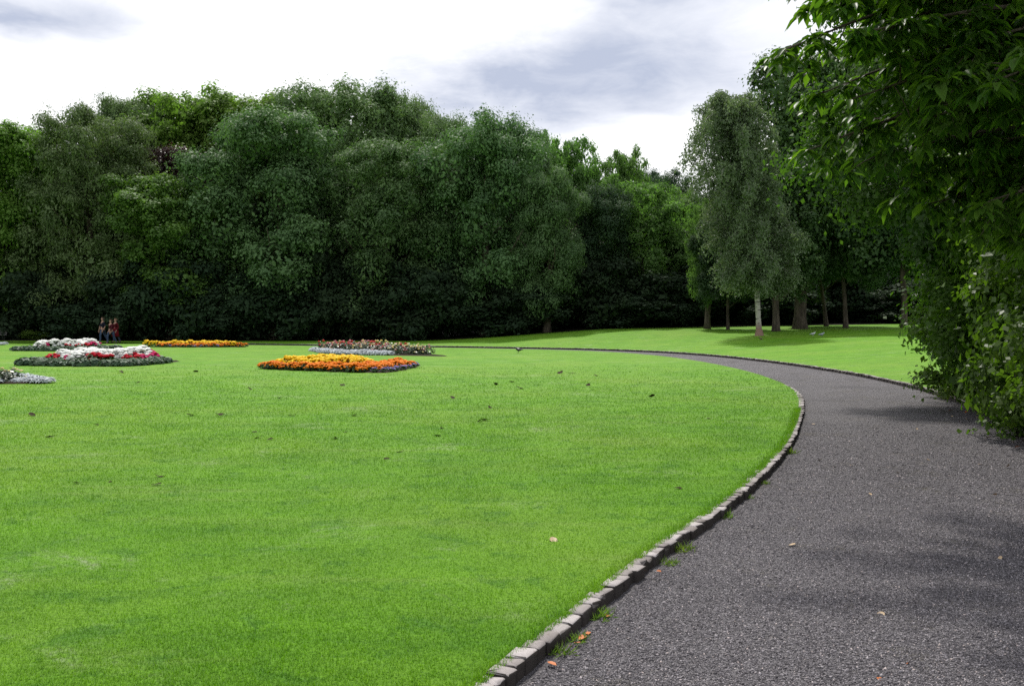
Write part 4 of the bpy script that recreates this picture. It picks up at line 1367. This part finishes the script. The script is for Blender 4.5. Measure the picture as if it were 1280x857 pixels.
    if skirt:
        a_ = np.linspace(0, 2 * np.pi, 20, endpoint=False)
        rows = []
        for z_, rx, ry in ((1.06, .165, .125), (.95, .20, .16), (.7, .23, .22), (.42, .26, .28)):
            rr = 1 + .05 * np.sin(a_ * 6)
            rows.append(np.column_stack([np.cos(a_) * rx * rr, np.sin(a_) * ry * rr, np.full(20, z_)]))
        V = np.vstack(rows)
        j = np.arange(20)
        fs = np.concatenate([np.stack([k * 20 + j, k * 20 + (j + 1) % 20, (k + 1) * 20 + (j + 1) % 20, (k + 1) * 20 + j], 1) for k in range(3)])
        sk = obj('coat_skirt', mesh('coat_skirt', V, [fs], [cloth('skirt_cloth', skirt)], smooth=True), r0)
        so = sk.modifiers.new('thick', 'SOLIDIFY')
        so.thickness = .012
    # face: nose, eyes and ears, small as they are here
    fsoup = Soup()
    rngf = np.random.default_rng(9)
    for c, r_ in (((0, -.118, 1.645), .014), ((.032, -.105, 1.672), .010), ((-.032, -.105, 1.672), .010)):
        V, fs = dome(np.array(c), r_, r_, rngf, 8)
        fsoup.add(V, fs, 0 if r_ > .012 else 1)
    fm = obj('face', fsoup.mesh('face', [SKIN, plain('eye', (.03, .025, .02))], True), r0)
    return r0


person(128.5, 428, 1.78, R(-50), 'person in a dark navy top and jeans, first of three walkers under the trees', (.012, .014, .028), (.05, .075, .12), (.05, .035, .02), 1, sleeves=False, D=70.5)
person(138.5, 428, 1.68, R(-35), 'person in a maroon jacket and jeans, walking between the other two walkers', (.060, .008, .014), (.045, .07, .12), (.06, .035, .02), -1, D=70.2, hair_len=.12)
person(144.5, 428, 1.70, R(-40), 'person in a long red coat, last of three walkers under the trees', (.09, .007, .011), (.05, .07, .11), (.14, .09, .05), 1, skirt=(.13, .006, .012), D=71.0)


# ------------------------------------------------------------------ birds
def bird(px, py, size, heading, label, cols, D=None, crouch=0.0):
    p = on_ground(px, py)
    r0 = empty('bird', tuple(p), heading, label, 'bird', 'birds on the grass')
    r0.scale = (size / .33,) * 3
    rng = np.random.default_rng(int(px))
    # spine from beak to tail tip along +Y, standing on two legs
    sp = Soup()
    up = .10 - crouch
    P = np.array([(0, .195, up + .115), (0, .17, up + .117), (0, .15, up + .12), (0, .125, up + .125), (0, .10, up + .11), (0, .07, up + .075), (0, .03, up + .05), (0, -.03, up + .04), (0, -.08, up + .04), (0, -.12, up + .042), (0, -.19, up + .03)])
    r_ = [.002, .006, .024, .030, .027, .042, .056, .058, .044, .026, .012]
    V, fs = tube(P, r_, 12)
    V[:, 0] *= np.where(V[:, 1] < -.1, 1.5, 1.0)
    zc = up + .035
    V[:, 2] = np.where(V[:, 1] < -.1, zc + (V[:, 2] - zc) * .45, V[:, 2])
    sp.add(V, fs)
    for s in (-1, 1):
        sp.add(*tube(np.array([(s * .022, .0, up + .01), (s * .022, .012, .045), (s * .022, .005, .006)]), [.011, .005, .004], 6))
        for a_ in (-.5, 0, .5):
            sp.add(*tube(np.array([(s * .022, .005, .006), (s * .022 + .026 * math.sin(a_), .005 + .028 * math.cos(a_), .003)]), [.003, .002], 5))
    obj('body', sp.mesh('bird_body', [cols[0]], True), r0)
    for s in (-1, 1):
        P = np.array([(s * .040, .06, up + .06), (s * .056, .02, up + .055), (s * .055, -.04, up + .05), (s * .035, -.10, up + .045), (s * .015, -.17, up + .04)])
        V, fs = tube(P, [.008, .030, .032, .022, .004], 10)
        V[:, 0] = P.mean(0)[0] + (V[:, 0] - P.mean(0)[0]) * .5 + s * .012
        obj('wing', Soup_one(V, fs, cols[1]), r0)
    return r0


def Soup_one(V, fs, mat):
    s = Soup()
    s.add(V, fs)
    return s.mesh('wing', [mat], True)


black = plain('black_feathers', (.012, .012, .014), (.02, .02, .025), .4, .5)
greyf = plain('grey_feathers', (.28, .31, .34), (.20, .22, .25), .6)
whitef = plain('white_feathers', (.62, .63, .62), (.5, .5, .5), .6)
brownf = plain('brown_feathers', (.16, .12, .08), (.09, .07, .05), .7)
bird(648, 441.5, .42, R(70), 'black crow standing alone on the lawn in front of the far kerb', (black, black))
bird(1016, 419.7, .36, R(-80), 'white and grey pigeon on the shaded grass right of the birch', (whitef, greyf), crouch=.04)
bird(1027, 420.6, .40, R(-70), 'blue-grey pigeon feeding beside the whiter pigeon', (greyf, greyf), crouch=.04)
bird(951, 425, .27, R(100), 'small brown bird on the grass just in front of the birch trunk', (brownf, brownf), crouch=.04)


# ------------------------------------------------------------------ the bench at the left
def bench():
    p = at_depth(-8, 425, 77)
    r0 = empty('park_bench', (p[0], p[1], 0), R(8), 'pale grey park bench in the shade at the left edge of the view', 'bench')
    mt = plain('weathered_timber', (.42, .41, .39), (.3, .29, .27), .8)
    iron = plain('bench_iron', (.03, .03, .03), None, .5)

    def box(c, s):
        x, y, z = (np.array(s) / 2)
        b = .006
        V, F_ = [], []
        v0 = np.array([(-x, -y, -z), (x, -y, -z), (x, y, -z), (-x, y, -z), (-x, -y, z), (x, -y, z), (x, y, z), (-x, y, z)]) + c
        return v0, [np.array([(0, 3, 2, 1), (4, 5, 6, 7), (0, 1, 5, 4), (1, 2, 6, 5), (2, 3, 7, 6), (3, 0, 4, 7)])]
    st = Soup()
    for k in range(4):
        st.add(*box((0, -.21 + .13 * k, .45), (1.8, .11, .035)))
    obj('seat', st.mesh('seat', [mt]), r0)
    bk = Soup()
    for k in range(3):
        bk.add(*box((0, .27 + .025 * k, .58 + .13 * k), (1.8, .03, .11)))
    obj('backrest', bk.mesh('backrest', [mt]), r0)
    for s in (-.75, .75):
        for (y0, y1, h_) in ((-.2, -.2, .43), (.2, .30, .9)):
            l_ = Soup()
            l_.add(*tube(np.array([(s, y0, -.05), (s, y0, .3), (s, (y0 + y1) / 2, .45), (s, y1, h_)]), .025, 8))
            obj('leg', l_.mesh('leg', [iron], True), r0)
        ar = Soup()
        ar.add(*tube(np.array([(s, -.2, .43), (s, -.22, .62), (s, -.1, .66), (s, .26, .66)]), .02, 8))
        obj('armrest', ar.mesh('armrest', [iron], True), r0)


bench()


# ------------------------------------------------------------------ fallen leaves, weeds
def leaf_litter(seed, L, Wd, mat):
    rng = np.random.default_rng(seed)
    u = np.linspace(0, 1, 6)
    wv = np.array([.05, .7, 1, .9, .55, .03]) * Wd / 2
    curl = rng.uniform(.15, .4)
    rows = []
    for s in (-1, 0, 1):
        rows.append(np.column_stack([(u - .5) * L, s * wv * (1 + .12 * rng.normal(size=6)), .004 + curl * L * ((u - .5) ** 2) * rng.uniform(.6, 1.6) + abs(s) * rng.uniform(.1, .5) * wv + rng.normal(0, .002, 6)]))
    V = np.vstack(rows)
    i = np.arange(5)
    fs = np.concatenate([np.stack([k * 6 + i, k * 6 + i + 1, (k + 1) * 6 + i + 1, (k + 1) * 6 + i], 1) for k in range(2)])
    return mesh('fallen_leaf', V, [fs], [mat])


LF = {k: [leaf_litter(900 + i, .1, .055, M[m_]) for i in range(3)] for k, m_ in (('dark', 'dead_leaf'), ('pale', 'pale_leaf'), ('orange', 'orange_leaf'))}
rng = np.random.default_rng(42)


def fallen(px, py, kind_, size, label, group):
    p = on_ground(px, py)
    o = obj('fallen_leaf', LF[kind_][rng.integers(0, 3)])
    z = p[2]
    if abs(z + .06) < 1e-3:
        z = -.05
    o.location = (p[0], p[1], z + .012)
    o.scale = (size,) * 3
    o.rotation_euler = (rng.normal(0, .25), rng.normal(0, .25), rng.uniform(0, 6.28))
    return tag(o, label, 'leaf', group)


spots = [(200, 597), (196, 607), (138, 604), (97, 605), (63, 547), (275, 519), (313, 487), (245, 465), (172, 479), (152, 466), (238, 520), (318, 541), (323, 548), (338, 550), (419, 549), (432, 541),
         (443, 520), (483, 575), (500, 566), (546, 546), (552, 536), (600, 527), (607, 526), (565, 498), (612, 510), (620, 481), (700, 467), (715, 467), (735, 482), (650, 486), (640, 478), (815, 496), (848, 612), (886, 524), (745, 470),
         (428, 482), (350, 498), (365, 520), (120, 532), (40, 520)]
for px, py in spots:
    fallen(px, py, 'dark', max(.7, on_ground(px, py)[1] / 11) * rng.uniform(.7, 1.2), 'small dark brown dead leaf lying on the open lawn', 'dead leaves on the lawn')
fallen(692, 678, 'pale', 1.0, 'thin straw-coloured leaf lying on the lawn left of the kerb', 'dead leaves on the lawn')
pale = [(1102, 771), (1262, 657), (1160, 577), (1064, 583), (1122, 592), (1225, 582), (1088, 619), (1222, 690), (1025, 576), (1212, 781), (1250, 700), (1236, 548), (1190, 522), (1176, 512), (1260, 585), (1244, 620), (1146, 537), (990, 683), (1005, 560), (1016, 531), (960, 589)]
for px, py in pale:
    fallen(px, py, 'pale', rng.uniform(.45, .85) * (1.0 if py > 560 else 1.2), 'small pale dried leaf lying on the dark path', 'pale leaves on the path')
for px, py in [(759, 772), (722, 806), (716, 812), (728, 800), (690, 833), (735, 794), (1132, 833), (1100, 852), (1197, 845), (824, 717), (1184, 535), (1200, 528)]:
    fallen(px, py, 'orange', rng.uniform(.4, .7), 'orange-brown dead leaf lying on the path', 'orange leaves on the path')

for i in range(26):
    yy = rng.uniform(13.6, 19.5)
    k = np.searchsorted(INNER[:170, 1], yy)
    q = INNER[k] + INN[k] * wid[k] * (1 - abs(rng.normal(0, .13)))
    o = obj('fallen_leaf', LF[('dark', 'orange', 'pale', 'dark')[i % 4]][rng.integers(0, 3)])
    o.location = (q[0], q[1], -.045)
    o.scale = (rng.uniform(.5, .9),) * 3
    o.rotation_euler = (rng.normal(0, .25), rng.normal(0, .25), rng.uniform(0, 6.28))
    tag(o, 'brown dead leaf in the litter along the foot of the bushes', 'leaf', 'leaf litter by the bushes')
wv = []
for v in range(3):
    r2 = np.random.default_rng(950 + v)
    k = 70
    a_ = r2.uniform(0, 6.28, k)
    el = r2.uniform(.2, 1.3, k)
    U = np.column_stack([np.cos(a_) * np.cos(el), np.sin(a_) * np.cos(el), np.sin(el)])
    L = r2.uniform(.05, .13, k)
    P = U * L[:, None] * .5 + np.column_stack([r2.normal(0, .04, (k, 2)), np.zeros(k)])
    V, Fq = leaf_quads(P, np.cross(U, rdir(r2, k)), U, L, .010)
    wv.append(mesh('weed', V, [Fq], [M['weed']], None, r2.random(k)))
for px, py in [(956, 604), (934, 623), (838, 703), (853, 690), (745, 775), (722, 800), (700, 818), (988, 566), (905, 645)]:
    p = on_ground(px, py)
    o = obj('weed_tuft', wv[rng.integers(0, 3)])
    o.location = (p[0], p[1], -.075)
    o.rotation_euler = (0, 0, rng.uniform(0, 6.28))
    s_ = rng.uniform(.6, 1.1)
    o.scale = (s_, s_, s_ * .8)
    tag(o, 'small green weed tuft growing on the path at the foot of the kerb', 'weed', 'weeds along the kerb')
